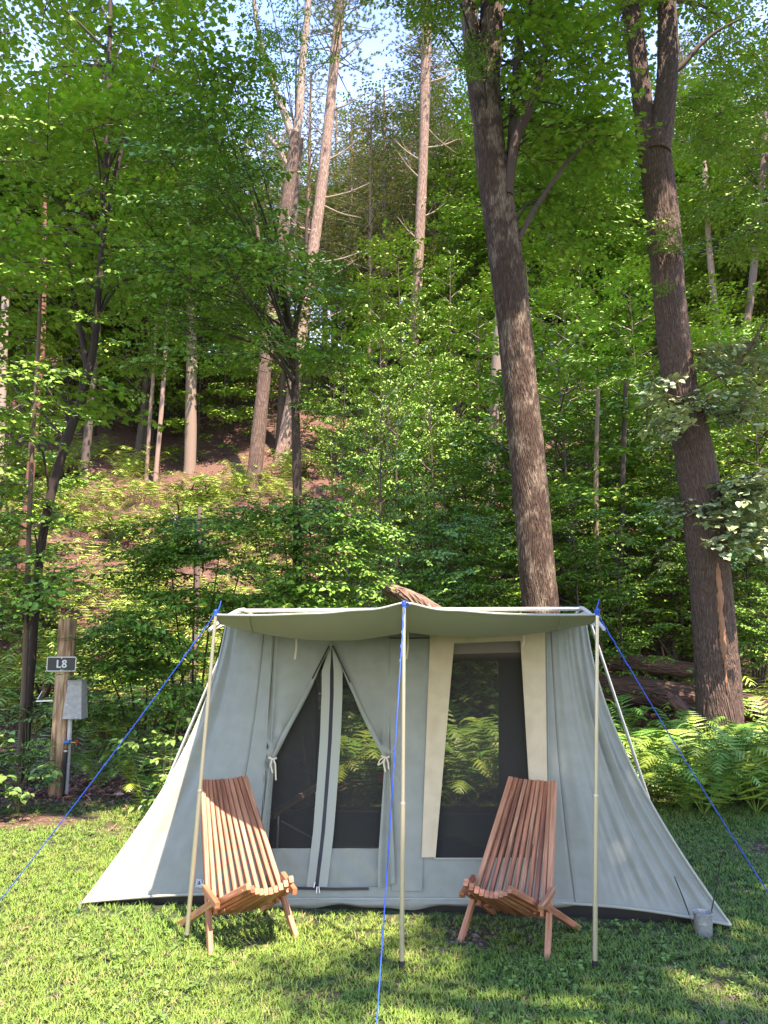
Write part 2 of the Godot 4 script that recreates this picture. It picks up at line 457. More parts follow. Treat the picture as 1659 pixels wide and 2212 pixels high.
func pine_crown_mesh(seed_: int, h: float, rad: float, n: int, base: Color) -> ArrayMesh:
	var r := RandomNumberGenerator.new(); r.seed = seed_
	var mb := MB.new()
	for k in n:
		var t := (k + r.randf()) / n
		var an := k * 2.39996 + r.randf_range(-0.5, 0.5)
		var ln := rad * (1.0 - t * 0.72) * r.randf_range(0.55, 1.1)
		var d := Vector3(cos(an), r.randf_range(0.0, 0.35), sin(an)).normalized()
		var o := Vector3(0, t * h, 0)
		var e := o + d * ln
		mb.tube([o, o + d * ln * 0.5 - Vector3(0, 0.05, 0), e], [0.035, 0.02, 0.006], 4, Color(0.20, 0.16, 0.13), null, null, false)
		var nt := int(ln / 0.13)
		for j in nt:
			var q: float = 0.3 + 0.7 * j / nt
			var sd := Vector3(-d.z, 0, d.x) * r.randf_range(-1, 1) * (0.55 * (1.15 - q) + 0.08) * ln * 0.7
			var p := o.lerp(e, q) + sd + Vector3(0, r.randf_range(-0.05, 0.14), 0)
			var col := leaf_col(r, base, 0.25)
			for m in 22:
				var nd := (Vector3(r.randfn(), r.randfn() * 0.7 + 0.25, r.randfn()) + d * 0.8).normalized()
				var s := nd.cross(Vector3.UP).normalized() * 0.011
				var nn := nd.cross(s).normalized()
				var l := r.randf_range(0.10, 0.17)
				var i0 := mb.add(p + s, nn, col, Vector2.ZERO); var i1 := mb.add(p - s, nn, col, Vector2.ZERO); var i2 := mb.add(p + nd * l, nn, col, Vector2.ZERO)
				mb.tri(i0, i1, i2)
	return mb.commit(M.needles)

func frond(mb: MB, ln: float, arch: float, r: RandomNumberGenerator, base: Color, xf := Transform3D.IDENTITY, detail := 6) -> void:
	# a fern frond along +X, arching up then over
	var np := 17 if detail > 3 else 12
	var pts := []
	for k in np + 1:
		var t := float(k) / np
		pts.append(xf * Vector3(ln * (sin(t * 1.25) * 0.85), ln * arch * (sin(t * PI * 0.62) * 0.95 - t * t * 0.28), ln * 0.05 * sin(t * 3.0)))
	var rad := []
	for k in np + 1: rad.append(0.0035 * (1.0 - 0.8 * k / np))
	var col := leaf_col(r, base, 0.18)
	mb.tube(pts, rad, 3, Color(base.r * 1.2, base.g * 1.0, base.b), null, null, false)
	for k in range(2, np + 1):
		var t := float(k) / np
		var d: Vector3 = (pts[k] - pts[k - 1]).normalized()
		var s := d.cross(Vector3.UP).normalized()
		var up := s.cross(d).normalized()
		var pl: float = ln * 0.23 * pow(sin(PI * clamp(0.16 + t * 0.84, 0.0, 1.0)), 0.8) * r.randf_range(0.88, 1.08)
		for sg in [1.0, -1.0]:
			var pd: Vector3 = (s * sg + d * (0.28 + t * 0.5) - up * 0.18 + Vector3(0, r.randf_range(-0.12, 0.08), 0)).normalized()
			var ps := pd.cross(up).normalized()
			var pn := ps.cross(pd).normalized()
			if pn.dot(up) < 0.0: pn = -pn
			var w: float = ln / np * 0.66
			var o: Vector3 = pts[k]
			var c := Color(col.r * r.randf_range(0.9, 1.1), col.g, col.b)
			var prev_a := -1; var prev_b := -1
			for j in detail + 1:
				var q := float(j) / detail
				var ww := w * (1.0 - q * 0.85) * 0.5
				var mid := o + pd * pl * q - up * pl * q * q * 0.15
				var a := mb.add(mid + ps * ww * 0.55, pn, c, Vector2(q, 0)); var b := mb.add(mid - ps * ww * 0.55, pn, c, Vector2(q, 1))
				if prev_a >= 0:
					mb.quad(prev_a, prev_b, b, a)
					if detail > 3:
						var m2 := mid - pd * pl / detail * 0.15
						var ta := mb.add(m2 + ps * ww * 1.25 , pn, c, Vector2(q, 0)); mb.tri(prev_a, ta, a)
						var tb := mb.add(m2 - ps * ww * 1.25, pn, c, Vector2(q, 1)); mb.tri(prev_b, tb, b)
				prev_a = a; prev_b = b

# ---------------------------------------------------------------- trees
func bark_bump(amp: float, fr: float, seed_: float) -> Callable:
	return func(an: float, s: float, r: float) -> float:
		var q := noise2.get_noise_3d(cos(an) * r * fr + seed_, s * fr * 0.22, sin(an) * r * fr)
		return amp * (q * 1.1 - 0.1) + r * 0.10 * noise.get_noise_3d(cos(an) * 8.0 + seed_, s * 6.0, sin(an) * 8.0)

# path in photo pixels at distance d; half widths in pixels
func stem_path(px: Array, d: float, lean := 0.0) -> Array:
	var pts := []; var rads := []
	for q in px:
		var dd: float = d + lean * (CH * 0.6 - q[1]) / 1000.0
		pts.append(at(q[0], q[1], dd)); rads.append(q[2] * mpp(q[1], dd))
	return [pts, rads]

func rooted(pp: Array) -> Array:
	# carry the lowest point down into the slope below it, with a slight flare
	var p: Vector3 = pp[0][0]
	var g := hgt(p.x, p.z) - 0.15
	if p.y > g:
		pp[0].push_front(Vector3(p.x, g, p.z)); pp[1].push_front(pp[1][0] * 1.25)
	return pp

func trunk_part(called: String, pts: Array, rads: Array, m: String, parent: Node3D, sides: int, step: float, amp := 0.0, tint = null, col := Color.WHITE) -> MeshInstance3D:
	var sm := smooth_path(pts, rads, step)
	var o := parent.position
	var loc := []
	for p in sm[0]: loc.append(p - o)
	var mb := MB.new()
	mb.tube(loc, sm[1], sides, col, bark_bump(amp, 26.0, float(sides)) if amp > 0.0 else null, tint)
	return part(called, mb.commit(M[m]), parent)

func tree(called: String, label: String, px: Array, d: float, m: String, sides: int, amp: float, group := "", tint = null, lean := 0.0, col := Color.WHITE) -> Node3D:
	var pp := rooted(stem_path(px, d, lean))
	var t := thing(called, label, "tree", pp[0][0], group)
	paths[t] = smooth_path(pp[0], pp[1], 0.2)[0]
	trunk_part("trunk", pp[0], pp[1], m, t, sides, 0.06 if sides > 40 else 0.25, amp, tint, col)
	return t

func limb(t: Node3D, px: Array, d: float, m: String, sides := 10, amp := 0.0, lean := 0.0, called := "limb", tint = null, col := Color.WHITE) -> void:
	var pp := stem_path(px, d, lean)
	trunk_part(called, pp[0], pp[1], m, t, sides, 0.06 if sides > 40 else 0.12, amp, tint, col)

func hang(t: Node3D, meshes: Array, n: int, x0: float, x1: float, y0: float, y1: float, d0: float, d1: float, s0: float, s1: float, from := Vector3.ZERO, skip = null) -> void:
	# boughs of leaves spread through a block of the crown
	var done := 0
	var tries := 0
	while done < n and tries < n * 6:
		tries += 1
		var px := rng.randf_range(x0, x1); var py := rng.randf_range(y0, y1)
		if skip != null and skip.call(px, py): continue
		var p := at(px, py, rng.randf_range(d0, d1))
		var away := p - (from if from != Vector3.ZERO else t.position)
		var an := atan2(-away.z, away.x) + rng.randf_range(-0.9, 0.9)
		var b := Basis(Vector3.UP, an) * Basis(Vector3.FORWARD, rng.randf_range(-0.25, 0.35)) * Basis(Vector3.RIGHT, rng.randf_range(-0.3, 0.3))
		b = b.scaled(Vector3.ONE * rng.randf_range(s0, s1))
		part("bough", meshes[rng.randi() % meshes.size()], t, Transform3D(b, p - t.position - b.x * 0.8))
		if done % 4 == 0 and from != Vector3.ZERO:
			var e := p - b.x * 0.7
			var o := from
			if paths.has(t):
				var best := 1e9
				for q in paths[t]:
					var c: float = (q - e + Vector3(0, 0.7, 0)).length()
					if c < best: best = c; o = q
			var mid := o.lerp(e, 0.55) + Vector3(0, 0.25, 0)
			var sm := smooth_path([o - t.position, mid - t.position, e - t.position], [0.022, 0.015, 0.006], 0.3)
			var mb := MB.new(); mb.tube(sm[0], sm[1], 5, Color(0.05, 0.038, 0.028))
			part("limb", mb.commit(M.bark_plain), t)
		done += 1

# ---------------------------------------------------------------- the tent
var tent: Node3D
var tent_inv: Transform3D
var half_w := 2.06
const FP0 := Vector3(0, 0.06, -0.12)
const FP1 := Vector3(0, 1.87, -0.78)
const RP0 := Vector3(0, 0.06, -2.88)
const RP1 := Vector3(0, 1.87, -2.22)
var f_up := Vector3.ZERO
var f_n := Vector3.ZERO
var r_up := Vector3.ZERO
var r_n := Vector3.ZERO

func fp(px: float, py: float, off := 0.0) -> Vector3:     # photo position -> point on the front wall, in the tent's axes
	var o := tent.transform * FP0
	var nn := tent.transform.basis * f_n
	return tent_inv * on_plane(px, py, o, nn) + f_n * off

func f2(px: float, py: float) -> Vector2:
	var p := fp(px, py)
	return Vector2(p.x, (p - FP0).dot(f_up))

func r2(px: float, py: float) -> Vector2:
	var o := tent.transform * RP0
	var nn := tent.transform.basis * r_n
	var p := tent_inv * on_plane(px, py, o, nn)
	return Vector2(p.x, (p - RP0).dot(r_up))

func poly(list: Array, fun: Callable) -> PackedVector2Array:
	var out := PackedVector2Array()
	for q in list: out.append(fun.call(float(q[0]), float(q[1])))
	return out

func sheet(outer: PackedVector2Array, holes: Array, cell: float, to3: Callable) -> MB:
	var mb := MB.new()
	var lo := outer[0]; var hi := outer[0]
	for p in outer:
		lo = lo.min(p); hi = hi.max(p)
	var nx := int(ceil((hi.x - lo.x) / cell)); var ny := int(ceil((hi.y - lo.y) / cell))
	var key := {}
	for j in ny:
		for i in nx:
			var c0 := lo + Vector2(i, j) * cell
			var rect := PackedVector2Array([c0, c0 + Vector2(cell, 0), c0 + Vector2(cell, cell), c0 + Vector2(0, cell)])
			var pieces: Array = Geometry2D.intersect_polygons(outer, rect)
			for hole in holes:
				var nxt := []
				for pc in pieces:
					for q in Geometry2D.clip_polygons(pc, hole):
						if not Geometry2D.is_polygon_clockwise(q): nxt.append(q)
				pieces = nxt
			for pc in pieces:
				var tr := Geometry2D.triangulate_polygon(pc)
				if tr.is_empty(): continue
				var ids := []
				for p in pc:
					var kk := Vector2i(int(round(p.x * 4000.0)), int(round(p.y * 4000.0)))
					if not key.has(kk): key[kk] = mb.add(to3.call(p), Vector3.ZERO, Color.WHITE, p)
					ids.append(key[kk])
				for k in range(0, tr.size(), 3):
					var a: Vector2 = pc[tr[k]]; var b: Vector2 = pc[tr[k + 1]]; var e: Vector2 = pc[tr[k + 2]]
					if (b - a).cross(e - a) > 0.0: mb.tri(ids[tr[k]], ids[tr[k + 1]], ids[tr[k + 2]])
					else: mb.tri(ids[tr[k]], ids[tr[k + 2]], ids[tr[k + 1]])
	mb.auto_normals()
	return mb

func grid(nu: int, nv: int, f: Callable) -> MB:
	var mb := MB.new()
	for j in nv + 1:
		for i in nu + 1:
			mb.add(f.call(float(i) / nu, float(j) / nv), Vector3.ZERO, Color.WHITE, Vector2(float(i) / nu, float(j) / nv))
	for j in nv:
		for i in nu:
			var a := j * (nu + 1) + i
			mb.quad(a, a + 1, a + nu + 2, a + nu + 1)
	mb.auto_normals()
	return mb

func ribbon(pts: Array, w: float, across: Vector3, m: Material, thick := 0.002) -> ArrayMesh:
	var mb := MB.new()
	for i in pts.size() - 1:
		mb.bar(pts[i], pts[i + 1], w, thick, across, Color.WHITE, 0.0004)
	return mb.commit(m)

func bell(x: float, c: float, w: float) -> float:
	return exp(-((x - c) / w) * ((x - c) / w))

func gore_point(side: float, s: float, v: float) -> Vector3:
	var sb := fp(553, 1950) if side < 0.0 else fp(1190, 1950)
	var st := fp(594, 1345) if side < 0.0 else fp(1178, 1345)
	var cb := Vector3(side * half_w, 0.015, 0)
	var ct := Vector3(side * 1.40, 1.88, -0.80)
	var b := sb.lerp(cb, s)
	b.y = lerp(0.075, 0.02, pow(s, 1.3)) + 0.02 * sin(s * PI) * (1.0 if side > 0.0 else 0.6)
	var p := b.lerp(st.lerp(ct, s), v)
	var sag := 4.0 * v * (1.0 - v) * 0.155 * pow(s, 1.4)
	sag += 0.03 * sin(v * PI) * sin(s * PI)
	p += Vector3(-side, 0, -0.35) * sag
	var env: float = sin(PI * clamp(v * 0.93 + 0.05, 0.0, 1.0))
	var w := 0.0
	if side > 0.0:
		var q := s + 0.10 * (1.0 - v)
		w += 0.030 * bell(q, 0.86, 0.035) * env + 0.020 * bell(q, 0.73, 0.04) * env - 0.015 * bell(q, 0.80, 0.03) * env
		w += 0.016 * sin(q * 62.0 + v * 9.0 + 1.0) * smoothstep(0.30, 0.75, s) * pow(max(0.0, 1.0 - v), 0.8) * smoothstep(0.0, 0.08, v)
		w += 0.009 * sin(q * 120.0 + v * 14.0) * smoothstep(0.25, 0.6, s) * max(0.0, 1.0 - v * 2.2) * smoothstep(0.0, 0.06, v)
		w += 0.012 * bell(s, 0.30, 0.05) * env - 0.012 * bell(s, 0.145, 0.012) * env
	else:
		var q2 := s + 0.06 * (1.0 - v)
		w += 0.035 * bell(q2, 0.90, 0.035) * env - 0.025 * bell(q2, 0.82, 0.03) * env
		w += 0.008 * sin(q2 * 44.0 + v * 6.0) * smoothstep(0.45, 0.9, s) * max(0.0, 1.0 - v) * smoothstep(0.0, 0.1, v)
		w += 0.012 * sin(s * 13.0 + v * 5.0) * max(0.0, 1.0 - v * 2.6) * smoothstep(0.0, 0.12, v)
		w -= 0.010 * bell(s, 0.21, 0.010) * env
	w += 0.006 * noise.get_noise_3d(p.x * 25.0, p.y * 10.0, p.z * 25.0)
	return p + Vector3(side * 0.35, 0.25, 0.9).normalized() * w

func end_point(side: float, u: float, v: float) -> Vector3:
	var b := Vector3(side * half_w, 0.015, 0).lerp(Vector3(side * half_w, 0.015, -3.0), u)
	var t := Vector3(side * 1.40, 1.88, -0.80).lerp(Vector3(side * 1.40, 1.88, -2.20), u)
	var p := b.lerp(t, v)
	p += Vector3(-side, 0, lerp(-0.35, 0.35, u)) * 4.0 * v * (1.0 - v) * 0.155
	p.x += side * 0.012 * sin(u * 30.0 + v * 4.0) * sin(u * PI) * sin(v * PI)
	return p

func build_tent() -> void:
	var fl := gnd(178, 1957); var fr := gnd(1580, 2007)
	var u := (fr - fl).normalized()
	half_w = (fr - fl).length() / 2.0
	tent = thing("canvas_tent", "grey-green canvas cabin tent with open netted door, netted window and awning frame", "tent", (fl + fr) / 2.0)
	tent.basis = Basis(u, Vector3.UP, u.cross(Vector3.UP))
	tent_inv = tent.transform.affine_inverse()
	f_up = (FP1 - FP0).normalized(); f_n = Vector3.RIGHT.cross(f_up)
	r_up = (RP1 - RP0).normalized(); r_n = Vector3.RIGHT.cross(r_up); r_n = -r_n

	# --- front wall with the door and window openings cut out
	var door := poly([[716, 1396], [738, 1436], [762, 1492], [786, 1545], [812, 1598], [833, 1640], [829, 1700], [822, 1790], [818, 1860], [817, 1916], [566, 1916], [570, 1840], [577, 1750], [584, 1680], [590, 1640], [609, 1602], [640, 1545], [672, 1482], [698, 1425]], f2)
	var win := poly([[981, 1391], [1124, 1385], [1152, 1853], [941, 1853]], f2)
	var tie_l := f2(590, 1640); var tie_r := f2(833, 1640)
	var bulge := func(p: Vector2) -> Vector3:
		var w := 0.004 * noise.get_noise_2d(p.x * 45.0, p.y * 12.0) + 0.008 * noise.get_noise_2d(p.x * 14.0 + 40.0, p.y * 14.0)
		for k in 2:
			var t: Vector2 = tie_l if k == 0 else tie_r
			var d := p - t
			var an := atan2(d.x, d.y)
			var near: float = exp(-d.length() / 0.42)
			var on: float = clamp(1.0 - abs(d.x) / (0.22 + 0.32 * max(0.0, d.y)), 0.0, 1.0)
			if (k == 0 and d.x > 0.30) or (k == 1 and d.x > 0.16): on = 0.0
			w += 0.042 * sin(an * 13.0 + k) * near * on * smoothstep(0.0, 0.05, d.length())
			w += 0.010 * sin(an * 27.0 + 2.0) * near * on
		w += 0.006 * sin(p.y * 34.0 + p.x * 9.0) * max(0.0, 1.0 - p.y / 0.32) * smoothstep(0.0, 0.06, p.y)
		return FP0 + Vector3(p.x, 0, 0) + f_up * p.y + f_n * w
	var wall := poly([[594, 1345], [1178, 1345], [1190, 1950], [553, 1950]], f2)
	wall = Geometry2D.intersect_polygons(wall, wall)[0]
	part("front_wall", sheet(wall, [door, win], 0.035, bulge).commit(M.canvas), tent)
	for side in [-1.0, 1.0]:
		part("front_gore", grid(90, 70, func(s, v): return gore_point(side, s, v)).commit(M.canvas), tent)
		part("end_wall", grid(40, 40, func(s, v): return end_point(side, s, v)).commit(M.canvas), tent)
		part("rear_gore", grid(20, 30, func(s, v):
			var p := gore_point(side, s, v)
			return Vector3(p.x, p.y, -3.0 - p.z)).commit(M.canvas), tent)
		# seam, corner hem
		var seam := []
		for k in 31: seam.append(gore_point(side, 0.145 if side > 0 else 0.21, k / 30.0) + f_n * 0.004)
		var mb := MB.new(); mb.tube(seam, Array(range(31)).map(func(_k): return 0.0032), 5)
		part("seam", mb.commit(M.seam_shade), tent)
		var cor := []
		for k in 31: cor.append(gore_point(side, 1.0, k / 30.0))
		mb = MB.new(); mb.tube(cor, Array(range(31)).map(func(_k): return 0.009), 6)
		part("corner_seam", mb.commit(M.canvas_trim), tent)
		var hem := []
		for k in 41: hem.append(gore_point(side, k / 40.0, 0.0) + Vector3(0, 0.004, 0.006))
		mb = MB.new(); mb.tube(hem, Array(range(41)).map(func(_k): return 0.010), 6)
		part("hem", mb.commit(M.canvas_trim), tent)
	var rw := PackedVector2Array([Vector2(fp(553, 1950).x, 0), Vector2(fp(1190, 1950).x, 0), Vector2(fp(1178, 1345).x, 1.9), Vector2(fp(594, 1345).x, 1.9)])
	var w1 := poly([[682, 1742], [846, 1742], [846, 1450], [682, 1450]], r2)
	var w2 := poly([[935, 1742], [1077, 1742], [1077, 1428], [935, 1428]], r2)
	var rear3 := func(p: Vector2) -> Vector3: return RP0 + Vector3(p.x, 0, 0) + r_up * p.y
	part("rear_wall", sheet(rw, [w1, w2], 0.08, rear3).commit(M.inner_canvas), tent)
	for k in 2:
		var wq: PackedVector2Array = w1 if k == 0 else w2
		part("rear_window_netting", sheet(wq, [], 0.3, func(p): return rear3.call(p) - r_n * 0.006).commit(M.netting), tent)
		# flap tied back beside the rear window
		var x0: float = wq[0].x if k == 0 else wq[1].x
		var fl3 := grid(6, 24, func(a, b): return rear3.call(Vector2(x0 + (-0.15 if k == 0 else 0.02) + a * (0.16 if k == 0 else 0.30), wq[0].y - 0.05 + b * (wq[2].y - wq[0].y + 0.05))) - r_n * (-0.02 - 0.015 * sin(a * 9.0 + b * 3.0)))
		part("rear_flap", fl3.commit(M.rear_canvas), tent)
	# roof between the spring bars
	part("roof", grid(40, 24, func(a, b):
		var x: float = lerp(-1.40, 1.40, a)
		var z: float = lerp(-0.79, -2.21, b)
		var k: float = 1.0 - abs(b - 0.5) * 2.0
		return Vector3(x, 1.865 + 0.05 * k - 0.02 * sin(a * PI) * sin(k * PI), z)).commit(M.canvas), tent)
	# hem roll and mud flap below the front wall
	var hem_pts := []
	for k in 61:
		var p := fp(lerp(553.0, 1190.0, k / 60.0), 1942)
		hem_pts.append(p + f_n * (0.012 + 0.003 * sin(k * 1.7)))
	var hb := MB.new(); hb.tube(hem_pts, Array(range(61)).map(func(k): return 0.008 + 0.0015 * sin(k * 0.9)), 6)
	part("hem", hb.commit(M.canvas_trim), tent)
	part("mud_flap", grid(80, 6, func(a, b):
		var p := fp(lerp(548.0, 1240.0, a), 1940)
		var drop: float = b * (0.052 + 0.012 * sin(a * 17.0) + 0.006 * sin(a * 41.0))
		return Vector3(p.x, p.y - drop, p.z + 0.014 + 0.018 * sin(b * PI) * (1.0 + 0.5 * sin(a * 23.0)))).commit(M.canvas), tent)
	# groundsheet tub: black outside skirt and grey floor
	var fx := half_w - 0.16
	var tub := MB.new()
	var ring := [Vector3(-fx, 0, -0.09), Vector3(-1.0, 0, -0.15), Vector3(1.0, 0, -0.15), Vector3(fx, 0, -0.09), Vector3(fx, 0, -2.97), Vector3(-fx, 0, -2.97)]
	for k in ring.size():
		var a: Vector3 = ring[k]; var b: Vector3 = ring[(k + 1) % ring.size()]
		for j in 14:
			var p := a.lerp(b, j / 14.0); var q := a.lerp(b, (j + 1) / 14.0)
			var nn := (b - a).cross(Vector3.UP).normalized()
			var wv := 0.008 * sin(j * 2.1 + k)
			var i0 := tub.add(p + Vector3(0, -0.02, 0) + nn * 0.02, nn, Color.WHITE, Vector2.ZERO); var i1 := tub.add(q + Vector3(0, -0.02, 0) + nn * 0.02, nn, Color.WHITE, Vector2.ZERO)
			var i2 := tub.add(q + Vector3(0, 0.065 + wv, 0), nn, Color.WHITE, Vector2.ZERO); var i3 := tub.add(p + Vector3(0, 0.065 + wv, 0), nn, Color.WHITE, Vector2.ZERO)
			tub.quad(i0, i1, i2, i3)
	part("groundsheet", tub.commit(M.black_vinyl), tent)
	part("floor_sheet", grid(30, 24, func(a, b): return Vector3(lerp(-fx + 0.02, fx - 0.02, a), 0.045 + 0.012 * noise.get_noise_2d(a * 180.0, b * 140.0), lerp(-0.17, -2.93, b))).commit(M.floor_vinyl), tent)

	# --- door: netting, lower panel, zip and bands
	var dn := poly([[700, 1400], [732, 1400], [830, 1610], [830, 1832], [560, 1832], [575, 1640]], f2)
	var back3 := func(p: Vector2) -> Vector3: return FP0 + Vector3(p.x, 0, 0) + f_up * p.y - f_n * 0.022
	var door_panel := part("door_netting", sheet(dn, [], 0.2, back3).commit(M.netting), tent)
	var lp := poly([[560, 1832], [828, 1832], [824, 1925], [556, 1925]], f2)
	part("door_lower_panel", sheet(lp, [], 0.03, func(p): return FP0 + Vector3(p.x, 0, 0) + f_up * p.y - f_n * (0.014 - 0.007 * sin(p.x * 26.0 + p.y * 30.0) - 0.004 * sin(p.x * 9.0))).commit(M.canvas), tent)
	var zx := [[717, 1402], [717, 1500], [713, 1600], [706, 1700], [698, 1800], [691, 1860], [684, 1916]]
	for band in [[-22.0, -4.0, "door_band", "canvas_trim", 0.004], [4.0, 23.0, "door_band", "canvas_trim", 0.004], [-4.5, 4.5, "zip", "zipper", 0.001]]:
		var mb2 := grid(4, 36, func(a, b):
			var q: float = b * (zx.size() - 1); var k: int = min(int(q), zx.size() - 2); var f := q - k
			var cx: float = lerp(float(zx[k][0]), float(zx[k + 1][0]), f); var cy: float = lerp(float(zx[k][1]), float(zx[k + 1][1]), f)
			var taper: float = clamp(b * 9.0 + 0.25, 0.0, 1.0)
			return fp(cx + lerp(float(band[0]), float(band[1]), a) * (taper if absf(band[0]) > 5.0 or band[1] > 5.0 else 1.0), cy, band[4] + 0.003 * sin(b * 37.0 + a * 2.0) * 0.6))
		mb2.auto_normals(true)
		part(band[2], mb2.commit(M[band[3]]), tent)
	part("zip", ribbon([fp(570, 1917, 0.012), fp(640, 1919, 0.014), fp(720, 1921, 0.014), fp(797, 1920, 0.012)], 0.016, f_up, M.zipper, 0.004), tent)
	for q in [[682, 1906, 679, 1918], [686, 1916, 685, 1930], [690, 1916, 692, 1930], [716, 1392, 716, 1406]]:
		var z := rod(fp(q[0], q[1], 0.022), fp(q[2], q[3], 0.024), 0.004, 8)
		part("zip_pull", z.commit(M.aluminium), tent)
	# black zip tape at the top of the flaps, rolled flap edges
	var le := [[715, 1396], [698, 1424], [672, 1480], [640, 1543], [609, 1600], [591, 1638]]
	var re := [[717, 1396], [738, 1434], [762, 1490], [786, 1543], [812, 1596], [833, 1638]]
	for e in [le, re]:
		var pp := []; var rr := []
		for k in e.size():
			pp.append(fp(e[k][0], e[k][1], 0.014)); rr.append([0.006, 0.010, 0.014, 0.017, 0.018, 0.012][k])
		var sm := smooth_path(pp, rr, 0.03)
		var mb3 := MB.new(); mb3.tube(sm[0], sm[1], 10, Color.WHITE, func(an, s, _r): return 0.003 * sin(an * 3.0 + s * 14.0))
		part("door_flap_roll", mb3.commit(M.canvas), tent)
		var zt := []
		for k in 3: zt.append(fp(lerp(float(e[0][0]), float(e[2][0]), k * 0.42) + (3 if e == re else -3), lerp(float(e[0][1]), float(e[2][1]), k * 0.42) + 2, 0.03))
		part("zip", ribbon(zt, 0.010, f_up, M.zipper, 0.003), tent)
	# flap cloth hanging below each tie
	var hl := grid(8, 30, func(a, b):
		var y: float = lerp(1645.0, 1915.0, b)
		var x0: float = lerp(583.0, 553.0, b); var x1: float = lerp(594.0, 574.0, b)
		return fp(lerp(x0, x1, a), y, 0.018 + 0.016 * sin(a * 6.0 + b) * (1.0 - b * 0.5)))
	hl.auto_normals(true)
	part("door_flap", hl.commit(M.canvas), tent)
	var hr := grid(16, 36, func(a, b):
		var y: float = lerp(1640.0, lerp(1921.0, 1908.0, a), b)
		var x0: float = lerp(832.0, 818.0, min(1.0, b * 1.3)); var x1: float = lerp(840.0, 855.0, pow(b, 0.7))
		return fp(lerp(x0, x1, a), y, 0.022 + 0.022 * sin(a * 7.5 + 0.6 + b * 0.6) * (0.4 + 0.6 * b)))
	hr.auto_normals(true)
	part("door_flap", hr.commit(M.canvas), tent)
	# flap ties
	for q in [[591, 1640], [833, 1637]]:
		var t := part("flap_tie", ribbon([fp(q[0] - 9, q[1] - 2, 0.03), fp(q[0] + 2, q[1] + 3, 0.045), fp(q[0] + 9, q[1] - 1, 0.03)], 0.013, f_up, M.webbing), tent)
		part("tail", ribbon([fp(q[0], q[1] + 2, 0.045), fp(q[0] - 3, q[1] + 15, 0.05), fp(q[0] + 1, q[1] + 33, 0.045)], 0.011, Vector3.RIGHT, M.webbing), t)
		part("tail", ribbon([fp(q[0] + 2, q[1] + 1, 0.045), fp(q[0] + 7, q[1] + 14, 0.052), fp(q[0] + 8, q[1] + 48 - (20 if q[0] > 700 else 0), 0.045)], 0.011, Vector3.RIGHT, M.webbing), t)
		if q[0] > 700:
			part("loop", ribbon([fp(833, 1637, 0.04), fp(822, 1646, 0.06), fp(818, 1657, 0.06), fp(826, 1652, 0.055), fp(834, 1640, 0.045)], 0.009, f_up, M.webbing), t)
	# --- window: cream borders, header, netting, sill
	for q in [[[929, 1389], [981, 1391], [941, 1853], [911, 1853]], [[1124, 1386], [1177, 1380], [1184, 1853], [1152, 1853]]]:
		var pq := poly(q, f2)
		part("window_border", sheet(pq, [], 0.05, func(p): return FP0 + Vector3(p.x, 0, 0) + f_up * p.y + f_n * (0.022 + 0.003 * sin(p.y * 11.0))).commit(M.cream_canvas), tent)
	part("window_border", sheet(poly([[929, 1352], [1178, 1352], [1177, 1381], [1124, 1386.5], [981, 1391.5], [929, 1390]], f2), [], 0.05, func(p): return FP0 + Vector3(p.x, 0, 0) + f_up * p.y + f_n * 0.026).commit(M.cream_canvas), tent)
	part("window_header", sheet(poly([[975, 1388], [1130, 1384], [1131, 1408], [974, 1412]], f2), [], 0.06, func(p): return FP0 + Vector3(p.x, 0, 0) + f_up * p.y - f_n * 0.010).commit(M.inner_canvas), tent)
	part("window_netting", sheet(poly([[978, 1386], [1128, 1382], [1156, 1858], [936, 1858]], f2), [], 0.2, back3).commit(M.netting), tent)
	part("window_sill", ribbon([fp(938, 1855, 0.008), fp(1156, 1855, 0.008)], 0.010, f_up, M.canvas_trim, 0.006), tent)
	# broad flap panel between door and window, with its zip at the top
	var bp := sheet(poly([[842, 1372], [929, 1372], [912, 1925], [846, 1925]], f2), [], 0.04, func(p): return FP0 + Vector3(p.x, 0, 0) + f_up * p.y + f_n * (0.010 + 0.004 * sin(p.y * 13.0 + p.x * 5.0) + 0.004 * noise.get_noise_2d(p.x * 60.0, p.y * 25.0)))
	part("window_flap", bp.commit(M.canvas), tent)
	part("zip", ribbon([fp(840, 1380, 0.02), fp(880, 1381, 0.021), fp(928, 1380, 0.02)], 0.008, f_up, M.zipper, 0.003), tent)
	for x in [[838, 843], [588, 560], [1181, 1190], [600, 568]]:
		part("seam", ribbon([fp(x[0], 1362, 0.010), fp((x[0] + x[1]) / 2.0, 1650, 0.012), fp(x[1], 1930, 0.012)], 0.004, Vector3.RIGHT, M.canvas_trim, 0.003), tent)
	# --- frame: ridge pole, spring bars, end poles
	var ridge := tent_inv * at(521, 1317, 6.90); var ridge2 := tent_inv * at(1262, 1317, 6.58)
	var ry := (ridge.y + ridge2.y) / 2.0
	var ra := Vector3(ridge.x, ry, -1.5); var rb := Vector3(ridge2.x, ry, -1.5)
	part("ridge_pole", rod(ra, rb, 0.018, 14).commit(M.aluminium), tent)
	for t in [0.30, 0.62]:
		part("pole_sleeve", rod(ra.lerp(rb, t), ra.lerp(rb, t + 0.012), 0.0205, 14).commit(M.aluminium), tent)
